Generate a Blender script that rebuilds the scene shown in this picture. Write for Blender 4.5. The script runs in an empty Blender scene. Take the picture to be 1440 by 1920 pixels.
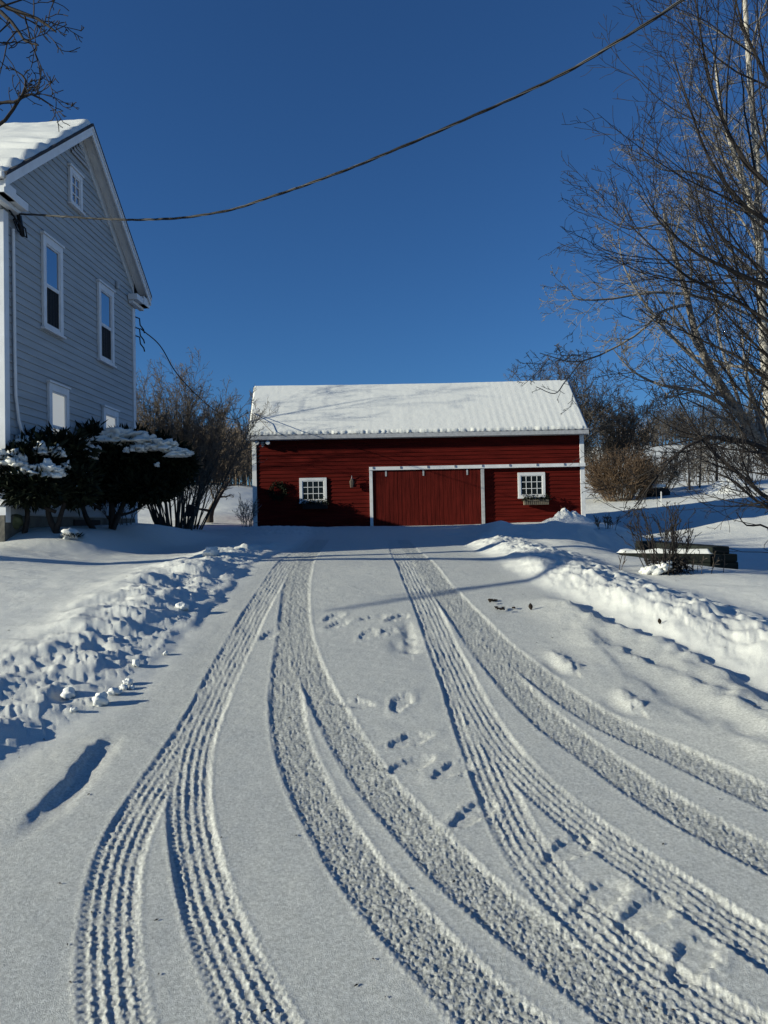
import bpy, math, random
import numpy as np
from mathutils import Vector, Matrix
PI = math.pi
rng = np.random.RandomState(7)
random.seed(7)
sc = bpy.context.scene
col = sc.collection

# ------------------------------------------------------------------ camera
EYE = np.array([0.0, 0.0, 1.62])
FPX = 1400.0
_e, _r = 30.0 / FPX, 0.019
_F = np.array([0, math.cos(_e), math.sin(_e)])
_R0 = np.array([1.0, 0, 0]); _U0 = np.array([0, -math.sin(_e), math.cos(_e)])
_RC = math.cos(_r) * _R0 - math.sin(_r) * _U0
_UC = math.sin(_r) * _R0 + math.cos(_r) * _U0
cam = bpy.data.cameras.new('camera'); camo = bpy.data.objects.new('camera', cam); col.objects.link(camo)
cam.sensor_fit = 'VERTICAL'; cam.sensor_height = 36; cam.sensor_width = 27
cam.lens = 36 * FPX / 1920; cam.clip_end = 3000; cam.clip_start = 0.05
camo.matrix_world = Matrix(((_RC[0], _UC[0], -_F[0], EYE[0]), (_RC[1], _UC[1], -_F[1], EYE[1]),
                            (_RC[2], _UC[2], -_F[2], EYE[2]), (0, 0, 0, 1)))
sc.camera = camo

def ray(px, py):
    v = _F + (px - 720) / FPX * _RC - (py - 960) / FPX * _UC
    return v / v[1]
def at(px, py, d):                                    # point of the photo's ray at distance y = d
    return EYE + ray(px, py) * d

# ------------------------------------------------------------------ noise
def _h(ix, iy, s):
    n = (ix * 374761393 + iy * 668265263 + s * 974634777) & 0xffffffff
    n = ((n ^ (n >> 13)) * 1274126177) & 0xffffffff
    n = ((n ^ (n >> 16)) * 2246822519) & 0xffffffff
    return ((n ^ (n >> 15)) & 0xffffff) / 16777215.0
def vn(x, y, s=0):
    x = np.asarray(x, float); y = np.asarray(y, float)
    fx = np.floor(x); fy = np.floor(y); ix = fx.astype(np.int64); iy = fy.astype(np.int64)
    u = x - fx; v = y - fy; u = u * u * (3 - 2 * u); v = v * v * (3 - 2 * v)
    a = _h(ix, iy, s); b = _h(ix + 1, iy, s); c = _h(ix, iy + 1, s); d = _h(ix + 1, iy + 1, s)
    return (a + (b - a) * u) * (1 - v) + (c + (d - c) * u) * v - 0.5
def fbm(x, y, o=3, s=0, g=0.5):
    t = 0; a = 1
    c, sn = math.cos(0.6), math.sin(0.6)
    for i in range(o):
        t = t + a * vn(x, y, s + i * 17); x, y = 2.03 * (c * x - sn * y), 2.03 * (sn * x + c * y); a *= g
    return t
def S(a, b, x):
    t = np.clip((x - a) / (b - a), 0, 1); return t * t * (3 - 2 * t)
def G(x, w): return np.exp(-(x / w) ** 2)

# ------------------------------------------------------------------ terrain
_ty = np.array([-60, -12, -6, 0, 2.84, 3.78, 4.53, 5.67, 7.55, 8.7, 9.4, 10.4, 12.2, 13.7, 18.4, 23, 28, 30, 34, 40, 60, 100, 160, 300, 900])
_tz = np.array([-2.5, -1.1, -.7, 0, .38, .513, .617, .77, 1.03, 1.155, 1.195, 1.22, 1.25, 1.28, 1.42, 1.56, 1.70, 1.76, 2.05, 2.5, 3.7, 5.0, 7.5, 8.0, 2.0])
_fy = np.linspace(-60, 900, 19201); _fz = np.interp(_fy, _ty, _tz)
_k = np.ones(13) / 13
for _i in range(2): _fz = np.convolve(np.pad(_fz, 6, mode='edge'), _k, mode='valid')
_gy = [0, 7, 8.5, 10, 12, 14.5, 17, 20, 24, 29, 33, 36, 44, 60, 100, 160, 300, 900]
_gz = [0, .99, 1.04, .90, .75, .63, .56, .58, .85, 1.28, 1.74, 2.15, 2.9, 3.8, 5.0, 7.5, 8.0, 2.0]
def base(x, y):
    x = np.asarray(x, float); y = np.asarray(y, float)
    z = np.interp(y, _fy, _fz)
    zr = np.interp(y, _gy, _gz)                       # lower ground right of the drive
    zr = zr + 0.10 * np.clip(x - 11, -2, 12) * S(24, 29, y) * (1 - S(32, 40, y)) + 0.06 * np.clip(x - 8, 0, 20) * S(31, 38, y)
    m = S(2.8, 5.0, x - 4.5 * S(20, 25, y)) * S(5, 7, y)
    z = z * (1 - m) + zr * m
    mound = 0.16 * G(np.hypot((x - 4.0) / 1.2, (y - 12.9) / 1.3), 1.0) + 0.72 * G(np.hypot((x - 4.5) / 1.35, (y - 16.2) / 1.5), 1.0) + 0.80 * G(np.hypot((x - 5.3) / 1.4, (y - 18.6) / 1.8), 1.0) + 0.55 * G(np.hypot((x - 6.6) / 1.3, (y - 20.5) / 1.8), 1.0) + 0.25 * G(np.hypot((x - 3.2) / 1.0, (y - 19.5) / 2.0), 1.0)
    z = z + mound
    z = z + 0.40 * S(27, 33, y) * S(-4, -8, x)
    left = S(-1.75, -2.7, x)
    z = z + left * (0.03 + 0.07 * S(4.0, 6.5, y)) * (1 - S(7.5, 10, y))
    z = z + 0.20 * S(-3.6, -5.8, x) * S(8, 10.5, y) * (1 - S(19, 26, y))
    z = z + 0.27 * S(-3.9, -5.1, x) * S(11.0, 12.2, y) * (1 - S(16, 20, y))
    z = z + 9.5 * S(75, 165, y) * S(2, 45, x) * (1 - S(250, 600, y))
    z = z + 1.2 * S(33, 50, y) * S(-3, -12, x)
    return z
def hit(px, py, dmin=1.2, dmax=220, up=0.0):
    v = ray(px, py); d = np.geomspace(dmin, dmax, 6000)
    P = EYE[None] + v[None] * d[:, None]
    k = np.argmax(P[:, 2] < base(P[:, 0], P[:, 1]) + up)
    return P[k]
def W(pts, up=0.0, far=None): return np.array([hit(a, b, up=up)[:2] for a, b in pts])

def dpoly(x, y, P):                                   # signed distance (positive to the right of travel), arc length
    best = np.full(x.shape, 1e9); sd = np.zeros(x.shape); ss = np.zeros(x.shape); acc = 0
    for a, b in zip(P[:-1], P[1:]):
        t = b - a; L = math.hypot(*t); t = t / L
        dx = x - a[0]; dy = y - a[1]
        s = np.clip(dx * t[0] + dy * t[1], 0, L)
        ex = dx - s * t[0]; ey = dy - s * t[1]; d = np.hypot(ex, ey)
        m = d < best
        sg = np.where(dx * t[1] - dy * t[0] >= 0, 1.0, -1.0)
        best = np.where(m, d, best); sd = np.where(m, d * sg, sd); ss = np.where(m, acc + s, ss); acc += L
    return sd, ss

# driveway edges (towards the camera), found on the base terrain
LEDGE = np.array([[-2.6, 26.5], [-2.0, 20.0], [-1.75, 14.0], *W([(492, 1048), (455, 1085), (388, 1150), (352, 1190), (300, 1245), (240, 1305), (130, 1370), (0, 1445)]), [-2.3, 2.0], [-3.0, 0]])
REDGE = np.array([[4.2, 26.5], [3.1, 20.0], [2.0, 15.0], *W([(868, 1022), (905, 1040), (955, 1068), (1010, 1100), (1130, 1155), (1260, 1215), (1440, 1295)]), [4.6, 3.2], [6.2, 1.0]])
RID2 = W([(1015, 1118), (1060, 1142), (1100, 1163), (1160, 1188), (1230, 1208), (1300, 1240), (1380, 1290), (1440, 1330), (1560, 1420)])
RID3 = W([(1070, 1172), (1120, 1205), (1180, 1238), (1260, 1268), (1330, 1300), (1440, 1358), (1540, 1420)])
RID4 = W([(1085, 1190), (1150, 1260), (1250, 1330), (1440, 1420)])
FUR = W([(180, 1378), (172, 1398), (140, 1440), (100, 1484), (60, 1522), (5, 1568), (-60, 1610)])
SKID = W([(1020, 1215), (1075, 1258)]); SKID2 = W([(1150, 1290), (1195, 1330)]); SKID3 = W([(755, 1150), (772, 1225)])

def sx(edge, y):                                      # x of an edge at y
    o = np.argsort(edge[:, 1]); return np.interp(y, edge[o, 1], edge[o, 0])

def smooth_pts(P, it=2):
    P = np.array(P, float)
    for _ in range(it):
        Q = [P[0]]
        for a, b in zip(P[:-1], P[1:]): Q += [.75 * a + .25 * b, .25 * a + .75 * b]
        Q.append(P[-1]); P = np.array(Q)
    return P
# tyre tracks: (left edge, right edge) traced on the ground, listed far to near, and tread kind
TR = [
 ('B', [(592, 1012), (555, 1040), (530, 1086), (525, 1133), (518, 1200), (509, 1267), (505, 1321), (509, 1375), (515, 1405), (547, 1497), (575, 1546), (627, 1640), (686, 1712), (755, 1792), (807, 1848), (873, 1917), (1010, 2040)],
       [(608, 1012), (583, 1040), (568, 1086), (566, 1133), (566, 1200), (564, 1267), (568, 1321), (578, 1375), (590, 1412), (632, 1492), (668, 1549), (720, 1622), (790, 1702), (859, 1775), (915, 1826), (1000, 1895), (1150, 2010)]),
 ('B', [(602, 1012), (572, 1040), (548, 1086), (540, 1133), (538, 1200), (555, 1270), (584, 1328), (613, 1386), (654, 1459), (713, 1525), (783, 1605), (842, 1671), (904, 1723), (1001, 1809), (1140, 1917), (1300, 2030)],
       [(616, 1012), (594, 1040), (582, 1086), (578, 1133), (588, 1200), (612, 1262), (650, 1330), (690, 1392), (742, 1462), (793, 1522), (862, 1594), (918, 1647), (960, 1674), (1080, 1764), (1232, 1872), (1420, 1985)]),
 ('B', [(745, 1012), (762, 1040), (785, 1080), (812, 1120), (845, 1168), (882, 1222), (923, 1277), (965, 1327), (1019, 1377), (1073, 1414), (1177, 1490), (1297, 1565), (1440, 1640), (1640, 1740)],
       [(760, 1012), (782, 1040), (815, 1080), (852, 1120), (893, 1168), (940, 1226), (990, 1280), (1040, 1331), (1098, 1376), (1160, 1416), (1256, 1486), (1350, 1538), (1470, 1600), (1700, 1712)]),
 ('B', [(752, 1012), (772, 1040), (800, 1080), (832, 1120), (880, 1175), (944, 1240), (986, 1277), (1048, 1318), (1111, 1356), (1173, 1389), (1240, 1422), (1332, 1480), (1440, 1529), (1640, 1620)],
       [(766, 1012), (790, 1040), (828, 1080), (868, 1120), (930, 1180), (982, 1227), (1040, 1268), (1098, 1314), (1165, 1356), (1257, 1393), (1340, 1427), (1400, 1452), (1500, 1495), (1700, 1580)]),
 ('A', [(578, 1012), (540, 1040), (505, 1080), (468, 1130), (430, 1190), (395, 1250), (362, 1310), (330, 1370), (285, 1430), (237, 1500), (200, 1560), (175, 1620), (158, 1700), (150, 1800), (150, 1920), (165, 2050)],
       [(592, 1012), (560, 1040), (530, 1080), (502, 1130), (472, 1190), (444, 1250), (420, 1310), (392, 1370), (357, 1430), (318, 1490), (284, 1560), (262, 1620), (252, 1700), (258, 1800), (282, 1920), (320, 2050)]),
 ('A', [(582, 1012), (546, 1040), (512, 1080), (478, 1130), (442, 1190), (408, 1250), (376, 1310), (345, 1370), (325, 1430), (316, 1500), (318, 1560), (328, 1620), (346, 1700), (382, 1800), (432, 1920), (500, 2050)],
       [(596, 1012), (565, 1040), (536, 1080), (508, 1130), (480, 1190), (452, 1250), (428, 1310), (405, 1370), (392, 1430), (390, 1500), (398, 1560), (414, 1620), (440, 1700), (485, 1800), (552, 1920), (640, 2050)]),
 ('A', [(728, 1012), (736, 1040), (755, 1080), (778, 1130), (798, 1190), (815, 1240), (833, 1299), (855, 1375), (880, 1450), (900, 1495), (922, 1557), (949, 1610), (982, 1650), (1016, 1690), (1069, 1742), (1125, 1790), (1185, 1836), (1256, 1887), (1312, 1925), (1450, 2010)],
       [(740, 1012), (752, 1040), (776, 1080), (804, 1130), (832, 1190), (856, 1240), (885, 1299), (920, 1375), (949, 1440), (971, 1490), (1003, 1552), (1040, 1602), (1078, 1650), (1120, 1690), (1182, 1742), (1240, 1788), (1305, 1832), (1385, 1885), (1440, 1915), (1600, 1995)]),
 ('A', [(732, 1012), (742, 1040), (762, 1080), (786, 1130), (808, 1190), (828, 1240), (850, 1299), (885, 1375), (945, 1449), (986, 1492), (1050, 1545), (1125, 1602), (1200, 1655), (1275, 1708), (1350, 1760), (1440, 1816), (1600, 1905)],
       [(744, 1012), (758, 1040), (783, 1080), (815, 1130), (846, 1190), (872, 1240), (905, 1299), (955, 1375), (1012, 1445), (1070, 1494), (1140, 1550), (1220, 1605), (1300, 1658), (1375, 1708), (1445, 1752), (1520, 1796), (1680, 1880)]),
]
TRACKS = []
for kind, le, ri in TR:
    A = W(le); B = W(ri)
    n = 60
    def rs(P):
        P = smooth_pts(P); s = np.r_[0, np.cumsum(np.hypot(*np.diff(P, axis=0).T))]; s /= s[-1]
        q = np.linspace(0, 1, n) ** 1.6
        return np.stack([np.interp(1 - q[::-1], s, P[:, 0]), np.interp(1 - q[::-1], s, P[:, 1])], 1)
    C = (rs(A) + rs(B)) / 2
    o = np.argsort(C[:, 1]); TRACKS.append((kind, C[o]))

PRINTS = [(661, 1320, 1.9), (765, 1386, 1.0), (768, 1432, 1.0), (888, 1525, .8), (1066, 1592, .95), (1125, 1682, .9), (1215, 1712, 1.0), (1300, 1800, .85), (625, 1158, .5), (632, 1172, .6), (700, 1160, 1.2), (722, 1186, .9), (745, 1160, .7), (752, 1318, .3), (850, 1440, .9), (690, 1190, .4), (505, 1190, .3)]
PR = [(hit(a, b), ang) for a, b, ang in PRINTS]

def terrain(x, y):
    """height and 'packed' value of the snow"""
    z = base(x, y); pk = np.zeros(x.shape)
    r = np.hypot(x, y)
    z = z + 0.10 * fbm(x / 6, y / 6, 2, 3) * S(14, 24, r) + 0.05 * fbm(x / 1.7, y / 1.7, 3, 5) * S(1.0, 3, np.abs(x)) 
    near = r < 42
    xi = x[near]; yi = y[near]; h = np.zeros(xi.shape); p = np.zeros(xi.shape)
    on = S(-.15, .25, xi - sx(LEDGE, yi)) * S(-.15, .25, sx(REDGE, yi) - xi) * (1 - S(25.5, 27.5, yi))
    h += on * (0.007 * fbm(xi / .5, yi / .5, 3, 11) + 0.02 * fbm(xi / 1.6, yi / 1.1, 2, 12))
    h += 0.012 * fbm(xi / .35, yi / .25, 3, 14) * (1 - on)
    # ploughed banks
    sd, ss = dpoly(xi, yi, LEDGE)                     # travelling towards the camera: right side = -x
    lump = fbm(xi / .42, yi / .26, 3, 21); rid = 0.5 - np.abs(vn(xi / .5, yi / .32, 22)) * 2
    Hb = (0.085 + 0.06 * fbm(ss / 1.1, ss * 0, 2, 23)) * (1 - .6 * (1 - S(4.0, 6.0, yi)))
    e = S(-.03, .10, sd + .10 * lump)
    prof = e * (0.35 + 0.65 * S(.10, .50, sd)) * (1 - S(.6, 1.5, sd))
    fade = (1 - S(13, 17, yi)) * S(2.2, 3.6, yi)
    prof_n = S(.0, .5, sd + .18 * lump) * (1 - S(.9, 1.8, sd))
    nearw = 1 - S(4.2, 6.0, yi)
    prof = prof * (1 - nearw) + prof_n * nearw
    fine = fbm(xi / .10, yi / .12, 3, 24)
    h += fade * prof * (Hb + 0.10 * lump * S(.05, .35, sd) * (1 - .4 * nearw) + 0.03 * rid + .022 * fine * S(.08, .3, sd))
    h += fade * nearw * 0.028 * fbm(xi / .13, yi / .15, 3, 26) * S(.1, .4, sd) * (1 - S(1.2, 2.2, sd))
    sd, ss = dpoly(xi, yi, REDGE); sd = -sd           # right side bank: positive away from the drive
    lump = fbm(xi / .30, yi / .30, 3, 31)
    Hb = 0.125 + 0.05 * fbm(ss / .9, ss * 0, 2, 33)
    prof = S(-.04, .42, sd + .06 * lump) * (1 - S(.50, 1.35, sd))
    fade = (1 - S(13.5, 15.5, yi)) * S(1.0, 3.0, yi)
    h += fade * prof * (Hb + 0.030 * lump + .030 * fbm(xi / .09, yi / .16, 3, 36)) + fade * 0.035 * S(.3, .6, sd + .1 * lump) * (1 - S(.8, 1.3, sd)) * np.maximum(0, fbm(xi / .12, yi / .12, 2, 35)) * 2
    # mound of ploughed snow before the right half of the barn
    lump = fbm(xi / .6, yi / .6, 3, 41)
    h += G(np.hypot((xi - 4.9) / 2.4, (yi - 18) / 4.0), 1.0) * (.20 * lump + .05 * fbm(xi / .2, yi / .2, 2, 42))
    for cx, cy, rr, hh in ((2.2, 15.6, .45, .10), (2.7, 14.6, .4, .11), (-2.4, 20.5, 1.2, .14), (-3.6, 23.5, 1.5, .18)):
        h += (hh + .05 * fbm(xi / .11, yi / .2, 3, 44)) * G(np.hypot(xi - cx, yi - cy) + .25 * lump, rr)
    for P, hh, w in ((RID2, .055, .10), (RID3, .028, .07), (RID4, .02, .10)):
        sd, ss = dpoly(xi, yi, P); L = fbm(xi / .12, yi / .12, 2, 43)
        sw = np.where(sd > 0, w * 2.6, w * .8)        # gentle towards the drive, steep away from it
        endf = S(0, .5, ss)
        h += endf * hh * (1 + .55 * L) * np.exp(-(np.abs(sd + .05 * L) / sw) ** 2)
    sd, ss = dpoly(xi, yi, FUR); L = fbm(xi / .1, yi / .1, 2, 47); Lt = math.hypot(*(FUR[-1] - FUR[0]))
    fm = S(0, .22, ss + .06 * L) * (1 - S(Lt * .5, Lt, ss))
    sd = sd + .03 * L + .02 * fbm(xi / .05, yi / .05, 2, 48)
    h += fm * 0.024 * np.where(sd > 0, G(sd, .26), G(sd, .035)) - fm * 0.012 * G(sd + .08, .05)
    for P, hh in ((SKID, .025), (SKID2, .02), (SKID3, -.02)):
        sd, ss = dpoly(xi, yi, P); L = math.hypot(*(P[-1] - P[0])); q = fbm(xi / .06, yi / .06, 2, 49)
        h += hh * (1 + q) * S(0, L * .6, ss) * G(sd + .02 * q, .06) * (1 - S(L * .98, L, ss)) - np.abs(hh) * .6 * S(L * .3, L * .8, ss) * G(sd - .1 + .02 * q, .05) * G(ss - L * .8, .2)
    # angular chunks on the ploughed banks
    wx = xi + .05 * fbm(xi / .15, yi / .15, 2, 91); wy = yi + .05 * fbm(xi / .15, yi / .15, 2, 92)
    for c_, a_, k_ in ((.13, .013, 93), (.06, .009, 95)):
        ca, sa = math.cos(.6), math.sin(.6); q1 = (wx * ca + wy * sa) / c_; q2 = (wy * ca - wx * sa) / (c_ * .8)
        cell = _h(np.floor(q1).astype(np.int64), np.floor(q2).astype(np.int64), k_) - .5
        slope = (q1 - np.floor(q1) - .5) * .8
        e1 = np.minimum(np.minimum(q1 % 1, 1 - q1 % 1), np.minimum(q2 % 1, 1 - q2 % 1))
        chunk = np.maximum(0, cell) * 2 * a_ * (1 + slope) * S(.0, .16, e1)
        sl, _ = dpoly(xi, yi, LEDGE); sr, _ = dpoly(xi, yi, REDGE); sr = -sr
        wl = S(.02, .2, sl) * (1 - S(.5, 1.1 + .5 * (1 - S(4, 6, yi)), sl)) * (1 - S(12, 14, yi)) * S(2.4, 3.2, yi)
        wr = S(.12, .35, sr) * (1 - S(.5, .9, sr)) * (1 - S(13, 15, yi)) * S(1, 3, yi)
        h += chunk * np.maximum(wl, .75 * wr)
    # footprints
    for q, ang in PR:
        dx = xi - q[0]; dy = yi - q[1]; m = np.hypot(dx, dy) < .6
        u = dx[m] * math.cos(ang) - dy[m] * math.sin(ang); v = dx[m] * math.sin(ang) + dy[m] * math.cos(ang)
        nz = fbm(xi[m] / .03, yi[m] / .03, 2, 51)
        rr = np.sqrt((u / (.048 + .012 * (v > .0))) ** 2 + (v / .135) ** 2) + .25 * nz
        h[m] += -0.0095 * (1 - S(.75, 1.1, rr)) + 0.0035 * G(rr - 1.3, .3) + .003 * nz * (1 - S(1, 2, rr))
    # tyre tracks, later ones over earlier ones
    clean = h.copy()
    for kind, C in TRACKS:
        cy, cx = C[:, 1], C[:, 0]
        m = (yi > cy[0]) & (yi < cy[-1]); 
        xx = xi[m]; yy = yi[m]
        xc = np.interp(yy, cy, cx); sl = np.interp(yy, cy, np.gradient(cx, cy))
        cs = 1 / np.sqrt(1 + sl ** 2)
        s = np.interp(yy, cy, np.r_[0, np.cumsum(np.hypot(np.diff(cx), np.diff(cy)))]) + (xx - xc) * sl * cs
        hw = 0.090 if kind == 'A' else 0.099
        lat = (xx - xc) * cs
        nz = fbm(xx / .011, yy / .011, 3, 61, .6)
        lug = np.abs(((s / .030) % 1) - .5) * 2
        u = (lat + .005 * nz) / (hw + .010 * (lug - .5))
        au = np.abs(u)
        mask = 1 - S(.84, 1.10, au + .05 * nz)
        if kind == 'A':
            tri = np.abs(((s / .045) % 1) - .5) * 2 - .5
            tri2 = np.abs(((s / .045 + .5) % 1) - .5) * 2 - .5
            f = -0.0072 * (.8 + .8 * S(-.35, .35, fbm(xx / .25, yy / .25, 2, 65)))
            for k, q in enumerate((-.62, -.22, .2, .6)):
                f = f + 0.0060 * (.9 + .6 * fbm(xx / .12, yy / .12, 2, 64)) * G(u - q - .10 * (tri if k % 2 else tri2), .105) * (0.8 + .5 * nz)
            f = f + 0.004 * S(.70, .84, au) * S(.3, .7, lug) + 0.0026 * nz
            f = f + .004 * fbm(xx / .4, yy / .4, 2, 66)
        else:
            blk = fbm(s / .016, u / .3, 2, 63)
            f = -0.0066 + 0.0054 * nz + 0.0036 * blk + 0.004 * fbm(xx / .3, yy / .3, 2, 67) + .004 * S(.75, .9, au) * S(.4, .7, lug)
        lip = 0.0016 * G(au - 1.12, .10) * (1 + 1.2 * nz)
        hm = h[m]
        fadeT = S(26, 22, yy)
        h[m] = hm * (1 - mask * fadeT) + (clean[m] * .8 + f) * mask * fadeT + lip * fadeT * (1 - mask)
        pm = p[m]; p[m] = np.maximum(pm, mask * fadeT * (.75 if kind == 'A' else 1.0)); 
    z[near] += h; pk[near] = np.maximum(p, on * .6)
    return z, pk

# ------------------------------------------------------------------ materials
def mat(name, base_c, rough=.8, noise=None, bump=None, spec=.3, var=.15, coords='Object', stretch=(1, 1, 1), metallic=0, emis=None):
    m = bpy.data.materials.new(name); m.use_nodes = True
    nt = m.node_tree; b = nt.nodes['Principled BSDF']
    b.inputs['Base Color'].default_value = (*base_c, 1); b.inputs['Roughness'].default_value = rough
    b.inputs['Specular IOR Level'].default_value = spec; b.inputs['Metallic'].default_value = metallic
    tc = nt.nodes.new('ShaderNodeTexCoord'); mp = nt.nodes.new('ShaderNodeMapping')
    mp.inputs['Scale'].default_value = stretch
    nt.links.new(tc.outputs[coords], mp.inputs['Vector'])
    if noise:
        n = nt.nodes.new('ShaderNodeTexNoise'); n.inputs['Scale'].default_value = noise; n.inputs['Detail'].default_value = 5
        nt.links.new(mp.outputs[0], n.inputs['Vector'])
        r = nt.nodes.new('ShaderNodeValToRGB')
        r.color_ramp.elements[0].position = .3; r.color_ramp.elements[1].position = .7
        r.color_ramp.elements[0].color = (*[c * (1 - var) for c in base_c], 1)
        r.color_ramp.elements[1].color = (*[min(1, c * (1 + var)) for c in base_c], 1)
        nt.links.new(n.outputs['Fac'], r.inputs['Fac']); nt.links.new(r.outputs['Color'], b.inputs['Base Color'])
    if bump:
        n2 = nt.nodes.new('ShaderNodeTexNoise'); n2.inputs['Scale'].default_value = bump[0]; n2.inputs['Detail'].default_value = 3
        nt.links.new(mp.outputs[0], n2.inputs['Vector'])
        bp = nt.nodes.new('ShaderNodeBump'); bp.inputs['Strength'].default_value = bump[1]; bp.inputs['Distance'].default_value = bump[2]
        nt.links.new(n2.outputs['Fac'], bp.inputs['Height']); nt.links.new(bp.outputs['Normal'], b.inputs['Normal'])
    if emis:
        b.inputs['Emission Color'].default_value = (*emis[:3], 1); b.inputs['Emission Strength'].default_value = emis[3]
    return m
M = {}
M['snow'] = mat('snow', (.73, .74, .705), .75, 30, (70, .5, .012), .2, .03)
def ground_mat():
    m = bpy.data.materials.new('snow_ground'); m.use_nodes = True
    nt = m.node_tree; b = nt.nodes['Principled BSDF']; b.inputs['Roughness'].default_value = .7; b.inputs['Specular IOR Level'].default_value = .25
    at_ = nt.nodes.new('ShaderNodeAttribute'); at_.attribute_name = 'packed_shade'
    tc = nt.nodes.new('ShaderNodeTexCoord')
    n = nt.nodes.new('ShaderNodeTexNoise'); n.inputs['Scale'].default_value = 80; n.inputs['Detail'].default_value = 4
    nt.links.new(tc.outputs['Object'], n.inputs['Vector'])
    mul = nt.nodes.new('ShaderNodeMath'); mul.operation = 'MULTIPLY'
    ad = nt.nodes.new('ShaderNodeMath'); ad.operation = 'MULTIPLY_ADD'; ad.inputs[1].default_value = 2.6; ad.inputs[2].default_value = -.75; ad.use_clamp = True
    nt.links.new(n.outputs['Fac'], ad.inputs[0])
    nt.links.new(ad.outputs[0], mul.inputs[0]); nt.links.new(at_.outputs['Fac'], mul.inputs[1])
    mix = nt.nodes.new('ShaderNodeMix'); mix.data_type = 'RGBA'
    mix.inputs[6].default_value = (.68, .69, .65, 1); mix.inputs[7].default_value = (.27, .28, .26, 1)  # clean snow to gritty trodden grey; tiny tread shadows also put into the grey
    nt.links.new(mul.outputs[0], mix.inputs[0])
    ng = nt.nodes.new('ShaderNodeTexNoise'); ng.inputs['Scale'].default_value = 190; ng.inputs['Detail'].default_value = 3; ng.inputs['Roughness'].default_value = .7
    nt.links.new(tc.outputs['Object'], ng.inputs['Vector'])
    rg = nt.nodes.new('ShaderNodeMapRange'); rg.inputs[1].default_value = .3; rg.inputs[2].default_value = .7; rg.inputs[3].default_value = .80; rg.inputs[4].default_value = 1.16
    nt.links.new(ng.outputs['Fac'], rg.inputs[0])
    mg = nt.nodes.new('ShaderNodeMix'); mg.data_type = 'RGBA'; mg.blend_type = 'MULTIPLY'; mg.inputs[0].default_value = 1
    nt.links.new(mix.outputs[2], mg.inputs[6]); nt.links.new(rg.outputs[0], mg.inputs[7]); nt.links.new(mg.outputs[2], b.inputs['Base Color'])
    n1 = nt.nodes.new('ShaderNodeTexNoise'); n1.inputs['Scale'].default_value = 270; n1.inputs['Detail'].default_value = 3; n1.inputs['Roughness'].default_value = .75
    n2 = nt.nodes.new('ShaderNodeTexNoise'); n2.inputs['Scale'].default_value = 9; n2.inputs['Detail'].default_value = 4
    nt.links.new(tc.outputs['Object'], n1.inputs['Vector']); nt.links.new(tc.outputs['Object'], n2.inputs['Vector'])
    b1 = nt.nodes.new('ShaderNodeBump'); b1.inputs['Strength'].default_value = .7; b1.inputs['Distance'].default_value = .006
    b2 = nt.nodes.new('ShaderNodeBump'); b2.inputs['Strength'].default_value = .35; b2.inputs['Distance'].default_value = .02
    nt.links.new(n1.outputs['Fac'], b1.inputs['Height']); nt.links.new(n2.outputs['Fac'], b2.inputs['Height'])
    nt.links.new(b2.outputs['Normal'], b1.inputs['Normal']); nt.links.new(b1.outputs['Normal'], b.inputs['Normal'])
    return m
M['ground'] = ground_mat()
M['red'] = mat('red_clapboard', (.090, .0080, .0055), .85, 3, (40, .3, .004), .08, .38, stretch=(.4, 1, 6))
M['red_door'] = mat('red_door_boards', (.092, .0100, .0070), .85, 4, (40, .3, .004), .08, .40, stretch=(6, 1, .4))
M['white'] = mat('white_paint', (.74, .75, .74), .6, 6, (60, .2, .003), .3, .08)
M['trim'] = mat('house_trim_paint', (.70, .72, .74), .6, 5, None, .3, .07)
M['siding'] = mat('pale_grey_siding', (.38, .41, .43), .7, 2.2, (50, .2, .003), .25, .10, stretch=(1, .5, 5))
M['metal'] = mat('grey_metal', (.33, .35, .37), .45, 8, None, .5, .1, metallic=.6)
M['greywood'] = mat('grey_weathered_wood', (.42, .43, .44), .7, 10, None, .3, .15)
M['shingle'] = mat('dark_shingle', (.05, .05, .055), .9, 20, (30, .4, .01), .2, .3)
M['glass'] = mat('window_glass', (.010, .012, .013), .08, None, None, .25)
M['house_glass'] = mat('sky_reflecting_glass', (.42, .43, .46), .03, None, None, .5, metallic=1.0)
M['screen'] = mat('dark_insect_screen', (.012, .012, .013), .6, 30, None, .15, .3, stretch=(40, 40, 1))
M['blind'] = mat('glowing_cream_blind', (.82, .80, .70), .8, 4, None, .2, .05, emis=(1, .97, .86, .20))  # added glow stands for daylight coming through the cloth
M['black'] = mat('black_rubber', (.010, .010, .011), .5, 40, None, .2, .3)
M['alu'] = mat('aluminium_wire', (.045, .047, .05), .6, 30, None, .4, .1)
M['stone'] = mat('foundation_stone', (.12, .115, .10), .9, 3, (8, .8, .03), .2, .4)
M['yew'] = mat('yew_needles', (.013, .018, .010), .7, 6, None, .1, .4)
M['bark'] = mat('brown_bark', (.085, .070, .058), .9, 14, (30, .6, .01), .2, .35, stretch=(1, 1, .4))
M['bark_dark'] = mat('dark_bark', (.030, .026, .024), .9, 14, (30, .6, .01), .2, .35)
M['bark_grey'] = mat('grey_twig_bark', (.20, .185, .165), .85, 10, None, .2, .3)
M['brown_twig'] = mat('brown_twig_bark', (.125, .085, .055), .85, 8, None, .2, .35)
M['tan_twig'] = mat('tan_twig_bark', (.22, .17, .115), .85, 8, None, .2, .3)
M['dark_twig'] = mat('grey_brown_twig_bark', (.085, .075, .066), .85, 9, None, .2, .4)
M['lilac_twig'] = mat('lilac_bark', (.14, .12, .098), .85, 9, None, .2, .4)
M['far_twig'] = mat('far_wood_bark', (.26, .20, .14), .9, 3, None, .1, .3)
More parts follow.
